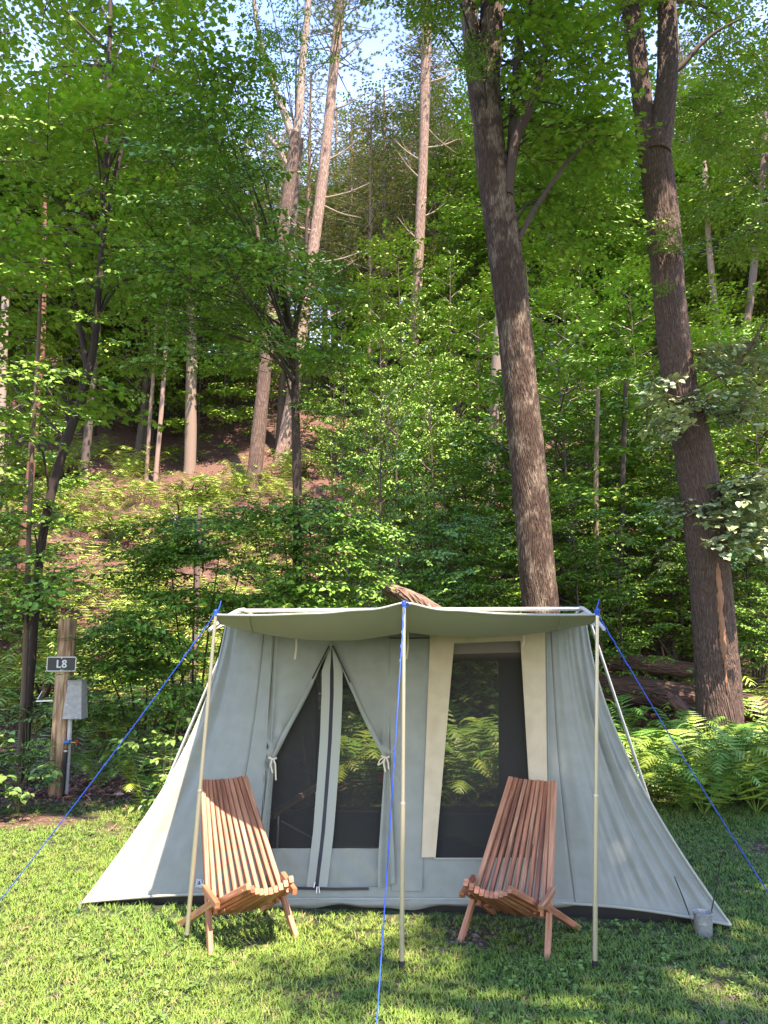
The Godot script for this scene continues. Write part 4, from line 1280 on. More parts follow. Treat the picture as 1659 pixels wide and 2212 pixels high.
func tuft_mesh(seed_: int, n: int, h: float, w: float) -> ArrayMesh:
	var r := RandomNumberGenerator.new(); r.seed = seed_
	var mb := MB.new()
	for k in n:
		var an := r.randf() * TAU
		var o := Vector3(cos(an), 0, sin(an)) * r.randf() * 0.022
		var d := Vector3(cos(an + r.randfn()), 0, sin(an + r.randfn()))
		var hh := h * r.randf_range(0.45, 1.2); var lean := hh * r.randf_range(0.15, 1.0)
		var s := Vector3(-d.z, 0, d.x) * w * r.randf_range(0.6, 1.1)
		var c := Color(1, 1, 1) * r.randf_range(0.75, 1.2)
		var p := [o, o + d * lean * 0.35 + Vector3(0, hh * 0.62, 0), o + d * lean + Vector3(0, hh * 0.95, 0)]
		var n1 := (Vector3.UP * 0.6 - d).normalized()
		var i0 := mb.add(p[0] - s, n1, c, Vector2.ZERO); var i1 := mb.add(p[0] + s, n1, c, Vector2.ZERO)
		var n2 := (Vector3.UP - d * 0.5).normalized()
		var i2 := mb.add(p[1] + s * 0.8, n2, c, Vector2.ZERO); var i3 := mb.add(p[1] - s * 0.8, n2, c, Vector2.ZERO)
		var i4 := mb.add(p[2], Vector3.UP, c, Vector2.ZERO)
		mb.quad(i0, i1, i2, i3); mb.tri(i3, i2, i4)
	return mb.commit(M.grass)

func rosette_mesh(seed_: int, n: int, ln: float, shape: int, h: float) -> ArrayMesh:
	var r := RandomNumberGenerator.new(); r.seed = seed_
	var mb := MB.new()
	for k in n:
		var an := r.randf() * TAU
		var d := Vector3(cos(an), r.randf_range(-0.1, 0.3), sin(an)).normalized()
		var o := Vector3(r.randf_range(-1, 1) * ln * 1.6, h * r.randf_range(0.4, 1.0), r.randf_range(-1, 1) * ln * 1.6)
		var up := (Vector3.UP + Vector3(r.randfn(), 0, r.randfn()) * 0.25).normalized()
		mb.leaf(o, d, up, ln * r.randf_range(0.7, 1.2), ln * 0.75, Color(1, 1, 1) * r.randf_range(0.8, 1.15), shape)
	return mb.commit(M.grass)

func build_grass() -> void:
	var sets := [[], [], []]; var cols := [[], [], []]
	var weeds := []; var wcol := []
	var litter := []; var lcol := []
	var pebbles := []; var pcol := []
	var r := RandomNumberGenerator.new(); r.seed = 11
	var n := 0
	while n < 95000:
		n += 1
		var d := 2.2 + 7.6 * pow(r.randf(), 0.85)
		var lim := 0.60 * d + 0.8
		var x := r.randf_range(-lim, lim)
		var z := -d
		if in_tent(x, z, 0.0): continue
		var b := bare(x, z)
		var front := tent_inv * Vector3(x, 0, z)
		if front.z > -0.1 and front.z < 0.22 and abs(front.x) < half_w and r.randf() < 0.55: continue
		if r.randf() < b * 0.93: continue
		var pn := noise.get_noise_2d(x * 22.0 + 50.0, z * 22.0)
		var hk: float = (0.56 + 0.14 * pn + r.randf_range(-0.12, 0.15)) * (1.0 - b * 0.4)
		if d > 7.5: hk *= 1.25
		var t := Transform3D(Basis(Vector3.UP, r.randf() * TAU).scaled(Vector3(1.0, max(0.38, hk), 1.0)), Vector3(x, hgt(x, z) - 0.003, z))
		var c := Color(0.165, 0.320, 0.042).lerp(Color(0.225, 0.325, 0.055), clamp(0.4 - pn * 0.6 + r.randfn() * 0.25, 0.0, 1.0))
		if r.randf() < 0.05: c = Color(0.38, 0.32, 0.15)
		var k := r.randi() % 3
		sets[k].append(t); cols[k].append(c)
	for k in 3:
		scatter("grass", ["short green campsite turf of fine upright blades", "bent longer grass blades in the campsite turf", "sparse wide grass blades mixed in the campsite turf"][k], "grass",
			[tuft_mesh(1, 11, 0.052, 0.0020), tuft_mesh(2, 9, 0.066, 0.0022), tuft_mesh(3, 8, 0.046, 0.0030)][k], sets[k], cols[k])
	for i in 3000:
		var d := 2.2 + 7.4 * r.randf()
		var lim := 0.60 * d + 0.8
		var x := r.randf_range(-lim, lim)
		if in_tent(x, -d, 0.05): continue
		var q := noise.get_noise_2d(x * 30.0 + 900.0, -d * 30.0)
		var near_left := smoothstep(1.6, 0.4, Vector2(x + 3.4, (d - 6.9) * 0.8).length())
		if q < 0.12 and r.randf() > near_left: continue
		weeds.append(Transform3D(Basis(Vector3.UP, r.randf() * TAU).scaled(Vector3.ONE * r.randf_range(0.7, 1.4)), Vector3(x, hgt(x, -d), -d)))
		wcol.append(Color(0.13, 0.25, 0.042) * r.randf_range(0.75, 1.2))
	scatter("clover", "low round-leaved clover patches spread through the turf", "clover", rosette_mesh(5, 9, 0.018, 2, 0.032), weeds, wcol)
	# dead leaves
	for i in 15000:
		var d := 9.0 + 34.0 * pow(r.randf(), 1.3)
		var x := r.randf_range(-0.62 * d - 1.0, 0.62 * d + 1.0)
		if i < 900:
			d = r.randf_range(2.4, 8.8); x = r.randf_range(-0.6 * d, 0.6 * d)
			if r.randf() > bare(x, -d) + 0.16: continue
		elif i < 2300:
			d = r.randf_range(8.4, 11.0); x = r.randf_range(-6.4, -2.2)
		if in_tent(x, -d, 0.05) or (d < 12.5 and x > -1.8 and x < 3.2): continue
		var bs := Basis.from_euler(Vector3(r.randf_range(-0.5, 0.5), r.randf() * TAU, r.randf_range(-0.5, 0.5))).scaled(Vector3.ONE * r.randf_range(0.6, 1.3) * (1.0 if d > 13.0 else (0.6 if d > 9.0 else 0.4)))
		litter.append(Transform3D(bs, Vector3(x, hgt(x, -d) + 0.015, -d)))
		lcol.append(Color(0.40, 0.22, 0.15).lerp(Color(0.28, 0.165, 0.115), r.randf()) * r.randf_range(0.7, 1.3))
	var lm := MB.new()
	for k in 3: lm.leaf(Vector3(-0.05 + 0.05 * k, 0.006 * k, 0.03 * (k - 1)), Vector3(1, 0.1, 0.6 * (k - 1)).normalized(), Vector3(0.2 * (k - 1), 1, 0.2).normalized(), 0.085, 0.06, Color(1, 1, 1) * [0.8, 1.0, 1.2][k], 0)
	scatter("leaf_litter", "red-brown fallen leaves covering the wooded bank", "fallen leaves", lm.commit(M.dead_leaf), litter, lcol)
	# gravel showing through the worn turf
	var pm := MB.new()
	var sm := SphereMesh.new(); sm.radius = 0.012; sm.height = 0.015; sm.radial_segments = 7; sm.rings = 4
	sm.material = mat("pebble", Color(1, 1, 1), 0.85, true)
	for q in [[3.35, -6.75, 0.75], [4.7, -7.3, 0.9], [0.5, -4.85, 0.3], [-3.4, -7.2, 0.6], [3.0, -5.9, 0.5], [1.9, -3.9, 0.35]]:
		for i in 130:
			var a := r.randf() * TAU; var rr: float = q[2] * sqrt(r.randf())
			var x: float = q[0] + cos(a) * rr * 1.3; var z: float = q[1] + sin(a) * rr * 0.7
			if in_tent(x, z, 0.05): continue
			pebbles.append(Transform3D(Basis.from_euler(Vector3(r.randf(), r.randf() * 6.0, r.randf())).scaled(Vector3(r.randf_range(0.5, 1.6), r.randf_range(0.4, 0.9), r.randf_range(0.5, 1.4))), Vector3(x, hgt(x, z) + 0.003, z)))
			pcol.append(Color(0.20, 0.165, 0.14) * r.randf_range(0.5, 1.3))
	scatter("gravel", "grey gravel showing through the worn turf", "gravel", sm, pebbles, pcol)

var frond_meshes := []

func fern(where: Vector3, label: String, group: String, r: RandomNumberGenerator, size: float, n: int) -> void:
	var t := thing("fern", label, "fern", where, group)
	for k in n:
		var an := TAU * (k + r.randf() * 0.6) / n
		var b := Basis(Vector3.UP, an) * Basis(Vector3.BACK, r.randf_range(-0.15, 0.35)) * Basis(Vector3.RIGHT, r.randf_range(-0.25, 0.25))
		part("frond", frond_meshes[r.randi() % frond_meshes.size()], t, Transform3D(b.scaled(Vector3.ONE * size * r.randf_range(0.75, 1.15)), Vector3.ZERO))

func build_ferns() -> void:
	var r := RandomNumberGenerator.new(); r.seed = 23
	for k in 6:
		var mb := MB.new()
		frond(mb, 0.72, r.randf_range(0.55, 0.95), r, Color(0.165, 0.355, 0.045) if k < 4 else Color(0.23, 0.39, 0.05))
		frond_meshes.append(mb.commit(M.leaf))
	var n := 0
	while n < 78:      # bank beside the tent's shaded end
		var d := 8.1 + 4.2 * pow(r.randf(), 1.2); var x := r.randf_range(2.75, 0.53 * d + 1.2)
		if d < 8.7 and x < 3.1: continue
		n += 1
		fern(Vector3(x, hgt(x, -d), -d), "green fern in the bank of ferns below the furrowed forked tree", "ferns banked beside the tent", r, r.randf_range(0.9, 1.35), 8)
	for q in [[-2.25, 8.9, 0.85], [-2.5, 8.5, 0.8], [-2.05, 8.35, 0.75], [-2.8, 9.3, 0.9], [-3.05, 9.8, 0.9], [-2.4, 9.6, 0.9], [-3.6, 10.4, 0.95], [-3.4, 9.6, 0.8], [-4.6, 10.2, 1.0], [-5.0, 9.4, 0.9], [-5.6, 10.3, 1.0], [-4.3, 11.2, 1.0], [-3.0, 11.0, 1.0], [-2.0, 10.6, 1.0], [-5.3, 11.6, 1.0], [-6.3, 11.0, 1.0], [-1.9, 11.8, 1.0], [-3.9, 12.3, 1.0]]:
		fern(Vector3(q[0], hgt(q[0], -q[1]), -q[1]), "green fern growing between the timber post and the tent", "ferns by the timber post", r, q[2], 7)
	n = 0
	while n < 62:
		var d := r.randf_range(8.75, 12.5) if n > 22 else r.randf_range(8.65, 9.3); var x := r.randf_range(-1.7, 3.0)
		n += 1
		fern(Vector3(x, hgt(x, -d), -d), "green fern behind the tent, seen through its netted openings", "ferns behind the tent", r, r.randf_range(1.0, 1.45), 8)
	var far := []
	for k in 4:
		var mb := MB.new()
		for j in 8:
			var xf := Transform3D(Basis(Vector3.UP, TAU * j / 8.0 + r.randf() * 0.5).scaled(Vector3.ONE * r.randf_range(0.8, 1.15)), Vector3.ZERO)
			frond(mb, 0.8, r.randf_range(0.5, 0.9), r, Color(0.28, 0.42, 0.06), xf, 2)
		far.append(mb.commit(M.leaf))
	n = 0
	while n < 290:
		var px := r.randf_range(-40, 640) if n < 240 else r.randf_range(640, 1700)
		var d := r.randf_range(13.0, 31.0) if n < 240 else r.randf_range(13.0, 22.0)
		var x := (px - CW / 2) / foc * d * 1.02
		if n < 240 and noise.get_noise_2d(x * 12.0, d * 12.0 + 77.0) < -0.22: continue
		var pj := project(Vector3(x, hgt(x, -d) + 0.4, -d))
		n += 1
		if pj.x > 230 and pj.x < 620 and pj.y < 1015 and r.randf() < 0.75: continue
		var o := MeshInstance3D.new()
		o.name = numbered("slope_fern"); o.mesh = far[r.randi() % 4]
		o.transform = Transform3D(Basis(Vector3.UP, r.randf() * TAU).scaled(Vector3.ONE * r.randf_range(1.0, 1.8)), Vector3(x, hgt(x, -d) - 0.02, -d))
		add_child(o)
		tag(o, "yellow-green fern on the leaf-strewn wooded slope", "fern", "ferns on the wooded slope")
# ---------------------------------------------------------------- the wood
var sp_maple := []      # bough meshes: lobed leaves
var sp_dark := []
var sp_light := []
var sp_vine := []
var sp_shrub := []

func project(p: Vector3) -> Vector2:
	var q := p - cam_pos
	var f := -q.z * cp + q.y * sp
	var y := q.y * cp + q.z * sp
	return Vector2(CW / 2 + q.x / f * foc, CH / 2 - y / f * foc)

func build_main_trees() -> void:
	for k in 5:
		sp_maple.append(spray_mesh(100 + k, 1.5, 0.115, 1, Color(0.185, 0.380, 0.040), 1.0))
		sp_dark.append(spray_mesh(120 + k, 1.5, 0.105, 0, Color(0.150, 0.335, 0.040), 1.15))
		sp_light.append(spray_mesh(140 + k, 1.4, 0.105, 0, Color(0.195, 0.385, 0.042), 1.15))
	for k in 4: sp_shrub.append(spray_mesh(180 + k, 1.5, 0.10, 0, Color(0.150, 0.335, 0.040), 1.15))
	for k in 3: sp_vine.append(spray_mesh(160 + k, 1.0, 0.115, 2, Color(0.30, 0.42, 0.21), 0.95, 0.35))  # sky sheen of glossy leaves is put into this pale colour
	# big blotched maple behind the tent
	var lich := func(an: float, s: float, p: Vector3) -> Color:
		var q: float = noise2.get_noise_3d(p.x * 3.0, p.y * 1.6, p.z * 3.0) + 0.8 * noise2.get_noise_3d(p.x * 13.0, p.y * 9.0, p.z * 13.0)
		return Color(0.33, 0.24, 0.19).lerp(Color(1.0, 0.96, 0.89), smoothstep(-0.10, 0.40, q + 0.12 * sin(an)))
	var d1 := 10.4
	var t1 := tree("maple_tree", "large lichen-blotched maple trunk rising straight behind the tent", [[1176, 1600, 46], [1168, 1320, 41], [1162, 1250, 40], [1150, 1110, 38], [1138, 980, 37], [1124, 850, 37], [1110, 700, 37], [1096, 590, 37], [1080, 470, 36], [1066, 380, 35], [1056, 300, 33], [1050, 180, 30], [1060, 60, 26], [1064, -80, 24], [1066, -400, 18]], d1, "bark_blotched", 72, 0.012, "", lich)
	limb(t1, [[1058, 330, 24], [1036, 230, 22], [1022, 120, 20], [1012, 0, 18], [1004, -150, 15]], d1 - 0.05, "bark_blotched", 24, 0.008, 0.0, "limb", lich)
	limb(t1, [[1100, 420, 9], [1103, 330, 9], [1112, 200, 8], [1120, 100, 8], [1150, 0, 7], [1180, -120, 5]], d1 + 0.1, "bark_plain", 10, 0.0, 0.0, "limb", null, Color(0.07, 0.05, 0.04))
	limb(t1, [[1098, 420, 10], [1112, 310, 11], [1136, 250, 11], [1160, 180, 10], [1178, 110, 9], [1192, 20, 8], [1200, -80, 6]], d1 - 0.15, "bark_plain", 10, 0.0, 0.0, "limb", null, Color(0.075, 0.052, 0.042))
	limb(t1, [[1120, 520, 6], [1150, 460, 6], [1190, 400, 5], [1230, 345, 4], [1270, 310, 3], [1330, 290, 2]], d1 - 0.1, "bark_plain", 8, 0.0, 0.0, "limb", null, Color(0.075, 0.055, 0.042))
	var top1 := at(1075, 60, d1)
	hang(t1, sp_maple, 62, 1000, 1420, -120, 330, 9.4, 12.5, 0.7, 1.05, top1, func(x, y): return (x < 1110 and y > 60) or x > 1325)
	hang(t1, sp_maple, 12, 1325, 1420, -80, 300, 12.6, 13.8, 0.7, 1.0)
	hang(t1, sp_maple, 36, 1120, 1400, 250, 620, 10.6, 13.0, 0.7, 1.0, at(1180, 300, d1), func(x, y): return (x > 1250 and y > 500) or x > 1345)
	hang(t1, sp_dark, 7, 840, 960, -90, 60, 8.6, 9.6, 0.6, 0.9, top1)
	hang(t1, sp_dark, 4, 985, 1040, 0, 150, 9.0, 9.8, 0.4, 0.6, top1)
	# furrowed forked tree beside the ferns
	var d2 := 11.6
	var groove := func(an: float, s: float, r: float) -> float:
		var q := noise2.get_noise_3d(cos(an) * r * 24.0, s * 3.2, sin(an) * r * 24.0)
		var fur: float = 0.014 * (1.0 - 2.2 * abs(q)) - 0.006
		return fur + r * 0.07 * noise.get_noise_3d(cos(an) * 8.0, s * 6.0, sin(an) * 8.0)
	var p2 := rooted(stem_path([[1562, 1680, 50], [1557, 1600, 48], [1552, 1500, 46], [1545, 1400, 44], [1538, 1300, 43], [1528, 1200, 42], [1518, 1100, 42], [1503, 1000, 41], [1487, 920, 38], [1470, 840, 35], [1456, 740, 34], [1446, 640, 33], [1438, 540, 34], [1430, 460, 34], [1421, 380, 33], [1414, 325, 32], [1411, 285, 24], [1410, 255, 10]], d2))
	var t2 := thing("furrowed_tree", "tall furrowed tree trunk forking high above the ferns", "tree", p2[0][0])
	var sm2 := smooth_path(p2[0], p2[1], 0.045)
	var loc2 := []
	for p in sm2[0]: loc2.append(p - t2.position)
	var mb2 := MB.new()
	mb2.tube(loc2, sm2[1], 110, Color.WHITE, groove)
	part("trunk", mb2.commit(M.bark_furrowed), t2)
	# second stem fused along the trunk's side
	var p3 := stem_path([[1590, 1600, 14], [1584, 1480, 17], [1572, 1380, 18], [1562, 1290, 20], [1552, 1190, 20], [1542, 1110, 19], [1528, 1020, 17], [1508, 930, 13], [1490, 860, 8]], d2 - 0.13)
	var sm3 := smooth_path(p3[0], p3[1], 0.05)
	var loc3 := []
	for p in sm3[0]: loc3.append(p - t2.position)
	mb2 = MB.new()
	mb2.tube(loc3, sm3[1], 50, Color.WHITE, groove)
	part("fused_stem", mb2.commit(M.bark_furrowed), t2)
	var ws := stem_path([[1550, 1215, 2], [1552, 1250, 6], [1555, 1290, 7], [1557, 1330, 6], [1561, 1380, 7], [1565, 1430, 5], [1569, 1480, 4], [1572, 1530, 1]], d2 - 0.29)
	trunk_part("bare_wood", ws[0], ws[1], "heartwood", t2, 20, 0.03, 0.03)
	limb(t2, [[1402, 330, 26], [1392, 260, 22], [1383, 180, 21], [1374, 100, 20], [1362, 20, 19], [1352, -80, 17], [1340, -300, 12]], d2, "bark_furrowed", 48, 0.010)
	limb(t2, [[1420, 330, 28], [1432, 250, 25], [1441, 170, 23], [1442, 90, 22], [1440, 10, 20], [1436, -100, 17], [1434, -300, 12]], d2 - 0.1, "bark_furrowed", 48, 0.010)
	limb(t2, [[1440, 170, 7], [1475, 140, 6], [1510, 100, 5], [1545, 70, 4], [1600, 40, 2]], d2 + 0.1, "bark_plain", 8, 0.0, 0.0, "limb", null, Color(0.06, 0.045, 0.04))
	hang(t2, sp_maple, 10, 1300, 1470, -150, 10, 11.0, 13.0, 0.6, 0.9, at(1370, -40, d2))
	hang(t2, sp_light, 26, 1490, 1720, -120, 130, 11.8, 14.5, 0.7, 1.0, at(1440, 0, d2))
	hang(t2, sp_light, 5, 1455, 1535, 245, 300, 11.5, 12.5, 0.35, 0.5)
	hang(t2, sp_dark, 22, 1500, 1700, 120, 330, 12.0, 15.0, 0.7, 1.1)
	hang(t2, sp_dark, 14, 1480, 1700, 420, 560, 12.5, 15.0, 0.7, 1.0)
	hang(t2, sp_maple, 7, 1390, 1450, 480, 640, 10.9, 11.3, 0.3, 0.45)
	# grapevine round the forked tree, heart leaves coloured pale for their sky sheen
	var vine := thing("grapevine", "heart-leaved grapevine with painted pale sheen hanging around the forked tree", "vine", p2[0][0])
	var vp := [at(1650, 700, 11.0), at(1590, 790, 11.1), at(1520, 830, 11.2), at(1470, 860, 11.1), at(1425, 850, 11.3), at(1395, 905, 11.2), at(1418, 1010, 11.1)]
	var sv := smooth_path(vp, [0.02, 0.018, 0.016, 0.014, 0.012, 0.009, 0.005], 0.2)
	var lv := []
	for p in sv[0]: lv.append(p - vine.position)
	mb2 = MB.new(); mb2.tube(lv, sv[1], 6, Color(0.10, 0.06, 0.04))
	part("stem", mb2.commit(M.bark_plain), vine)
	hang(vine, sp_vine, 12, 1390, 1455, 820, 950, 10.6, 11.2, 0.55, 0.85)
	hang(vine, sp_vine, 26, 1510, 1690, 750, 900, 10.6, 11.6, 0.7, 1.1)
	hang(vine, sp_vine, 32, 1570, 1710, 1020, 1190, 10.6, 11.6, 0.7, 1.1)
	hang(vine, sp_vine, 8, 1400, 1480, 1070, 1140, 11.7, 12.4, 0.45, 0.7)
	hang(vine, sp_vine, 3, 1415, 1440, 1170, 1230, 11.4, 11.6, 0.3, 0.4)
	# slender dark maple left of the tent
	var d4 := 10.2
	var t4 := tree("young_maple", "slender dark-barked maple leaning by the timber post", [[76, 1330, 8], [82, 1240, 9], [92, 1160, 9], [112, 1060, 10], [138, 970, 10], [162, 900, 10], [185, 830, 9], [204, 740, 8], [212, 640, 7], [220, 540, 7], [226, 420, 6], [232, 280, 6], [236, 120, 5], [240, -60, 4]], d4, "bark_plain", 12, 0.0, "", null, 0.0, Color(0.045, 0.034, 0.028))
	limb(t4, [[190, 810, 7], [180, 745, 6], [165, 670, 5], [152, 600, 4], [140, 520, 3]], d4, "bark_plain", 8, 0.0, 0.0, "limb", null, Color(0.045, 0.034, 0.028))
	limb(t4, [[222, 500, 6], [240, 420, 5], [262, 330, 5], [300, 240, 4], [340, 120, 3]], d4, "bark_plain", 8, 0.0, 0.0, "limb", null, Color(0.045, 0.034, 0.028))
	hang(t4, sp_maple, 100, -120, 430, -150, 620, 8.8, 12.6, 0.65, 1.05, at(226, 420, d4))
	hang(t4, sp_maple, 42, -120, 330, 560, 900, 9.0, 12.0, 0.6, 0.95, at(200, 760, d4), func(x, y): return x > 250 and y > 760)
	hang(t4, sp_maple, 14, -60, 120, 880, 1330, 9.0, 10.2, 0.5, 0.8, at(100, 1100, d4))
	var t5 := tree("maple_sapling", "thin pale maple sapling beside the timber post", [[42, 1640, 6], [52, 1480, 6], [58, 1320, 6], [62, 1160, 5], [68, 1000, 5], [76, 860, 4], [84, 720, 4], [90, 560, 3]], 9.9, "bark_plain", 8, 0.0, "", null, 0.0, Color(0.13, 0.10, 0.07))
	hang(t5, sp_maple, 10, -40, 160, 1180, 1340, 9.2, 10.0, 0.4, 0.65, at(60, 1200, 9.9))
	hang(t5, sp_light, 6, -30, 110, 1560, 1680, 8.8, 9.2, 0.3, 0.45)
	# dark understory tree behind the tent
	var d6 := 10.6
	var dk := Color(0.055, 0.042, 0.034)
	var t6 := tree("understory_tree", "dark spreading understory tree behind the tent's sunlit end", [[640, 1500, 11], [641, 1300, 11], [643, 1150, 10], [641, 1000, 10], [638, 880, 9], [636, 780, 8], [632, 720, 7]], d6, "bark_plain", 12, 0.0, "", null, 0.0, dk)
	limb(t6, [[632, 730, 6], [622, 690, 6], [606, 640, 5], [585, 600, 5], [562, 560, 5], [556, 500, 4], [545, 440, 4], [536, 370, 3], [534, 300, 2]], d6, "bark_plain", 8, 0.0, 0.0, "limb", null, Color(0.12, 0.09, 0.065))
	limb(t6, [[634, 760, 6], [640, 700, 5], [652, 640, 5], [660, 560, 4], [662, 470, 3]], d6, "bark_plain", 8, 0.0, 0.0, "limb", null, dk)
	limb(t6, [[636, 820, 5], [600, 780, 4], [560, 745, 4], [500, 725, 3], [440, 700, 2]], d6 - 0.2, "bark_plain", 8, 0.0, 0.0, "limb", null, dk)
	hang(t6, sp_dark, 56, 290, 620, 150, 620, 7.0, 10.0, 0.55, 0.9, at(560, 540, d6), func(x, y): return x > 520 and y < 320)
	hang(t6, sp_dark, 44, 270, 720, 570, 800, 8.8, 11.2, 0.6, 0.95, at(630, 740, d6))
	hang(t6, sp_dark, 10, 640, 760, 560, 960, 9.8, 11.2, 0.45, 0.7)
	# dark leafy shrubs just behind the tent
	var sl := ["broad dark-leaved shrub behind the tent's sunlit roof end", "low dark shrub between the timber post and the tent", "dark leafy shrub below the understory tree", "sunlit leafy shrub behind the middle of the ridge pole", "shaded shrub behind the sunlit shrub at the ridge pole", "dark shrub between the blotched maple and the forked tree", "dark shrub on the far side of the forked tree"]
	var spec := [[280, 560, 1120, 1330, 9.6, 10.8, 56, sp_shrub], [170, 470, 1310, 1560, 9.5, 10.6, 52, sp_shrub], [520, 820, 1080, 1320, 9.4, 10.8, 60, sp_shrub], [780, 1100, 1190, 1330, 11.5, 13.0, 16, sp_light], [820, 1120, 1120, 1340, 12.6, 14.0, 40, sp_shrub], [1200, 1480, 1080, 1420, 14.0, 15.5, 56, sp_shrub], [1560, 1720, 1150, 1450, 13.0, 14.5, 40, sp_shrub]]
	for k in spec.size():
		var q: Array = spec[k]
		var g := at((q[0] + q[1]) / 2.0, 1500, q[5]); g.y = hgt(g.x, g.z)
		var sh := thing("leafy_shrub", sl[k], "shrub", g)
		for j in 5:
			var e := at(lerp(float(q[0]), float(q[1]), (j + 0.5) / 5.0), q[2] + 60, q[5]) - g
			var mb := MB.new(); mb.tube([Vector3(0, -0.05, 0), e * 0.5 + Vector3(0, 0.15, 0), e], [0.02, 0.014, 0.006], 5, dk)
			part("stem", mb.commit(M.bark_plain), sh)
		hang(sh, q[7], q[6], q[0], q[1], q[2], q[3], q[4], q[5], 0.5, 0.85)

func dead_branches(t: Node3D, px: Array, d: float) -> void:
	for q in px:
		var a := at(q[0], q[1], d); var b := at(q[2], q[3], d + rng.randf_range(-0.6, 0.6))
		var mid := a.lerp(b, 0.55) - Vector3(0, 0.12, 0)
		var sm := smooth_path([a - t.position, mid - t.position, b - t.position], [0.05, 0.035, 0.012], 0.3)
		var mb := MB.new(); mb.tube(sm[0], sm[1], 5, Color(0.30, 0.24, 0.20))
		for k in 3:
			var s: float = 0.45 + 0.18 * k
			var o: Vector3 = sm[0][int(s * (sm[0].size() - 1))]
			mb.tube([o, o + (b - a).normalized() * 0.5 + Vector3(0, rng.randf_range(0.1, 0.5), rng.randf_range(-0.3, 0.3))], [0.014, 0.004], 4, Color(0.28, 0.22, 0.18))
		part("dead_branch", mb.commit(M.bark_plain), t)

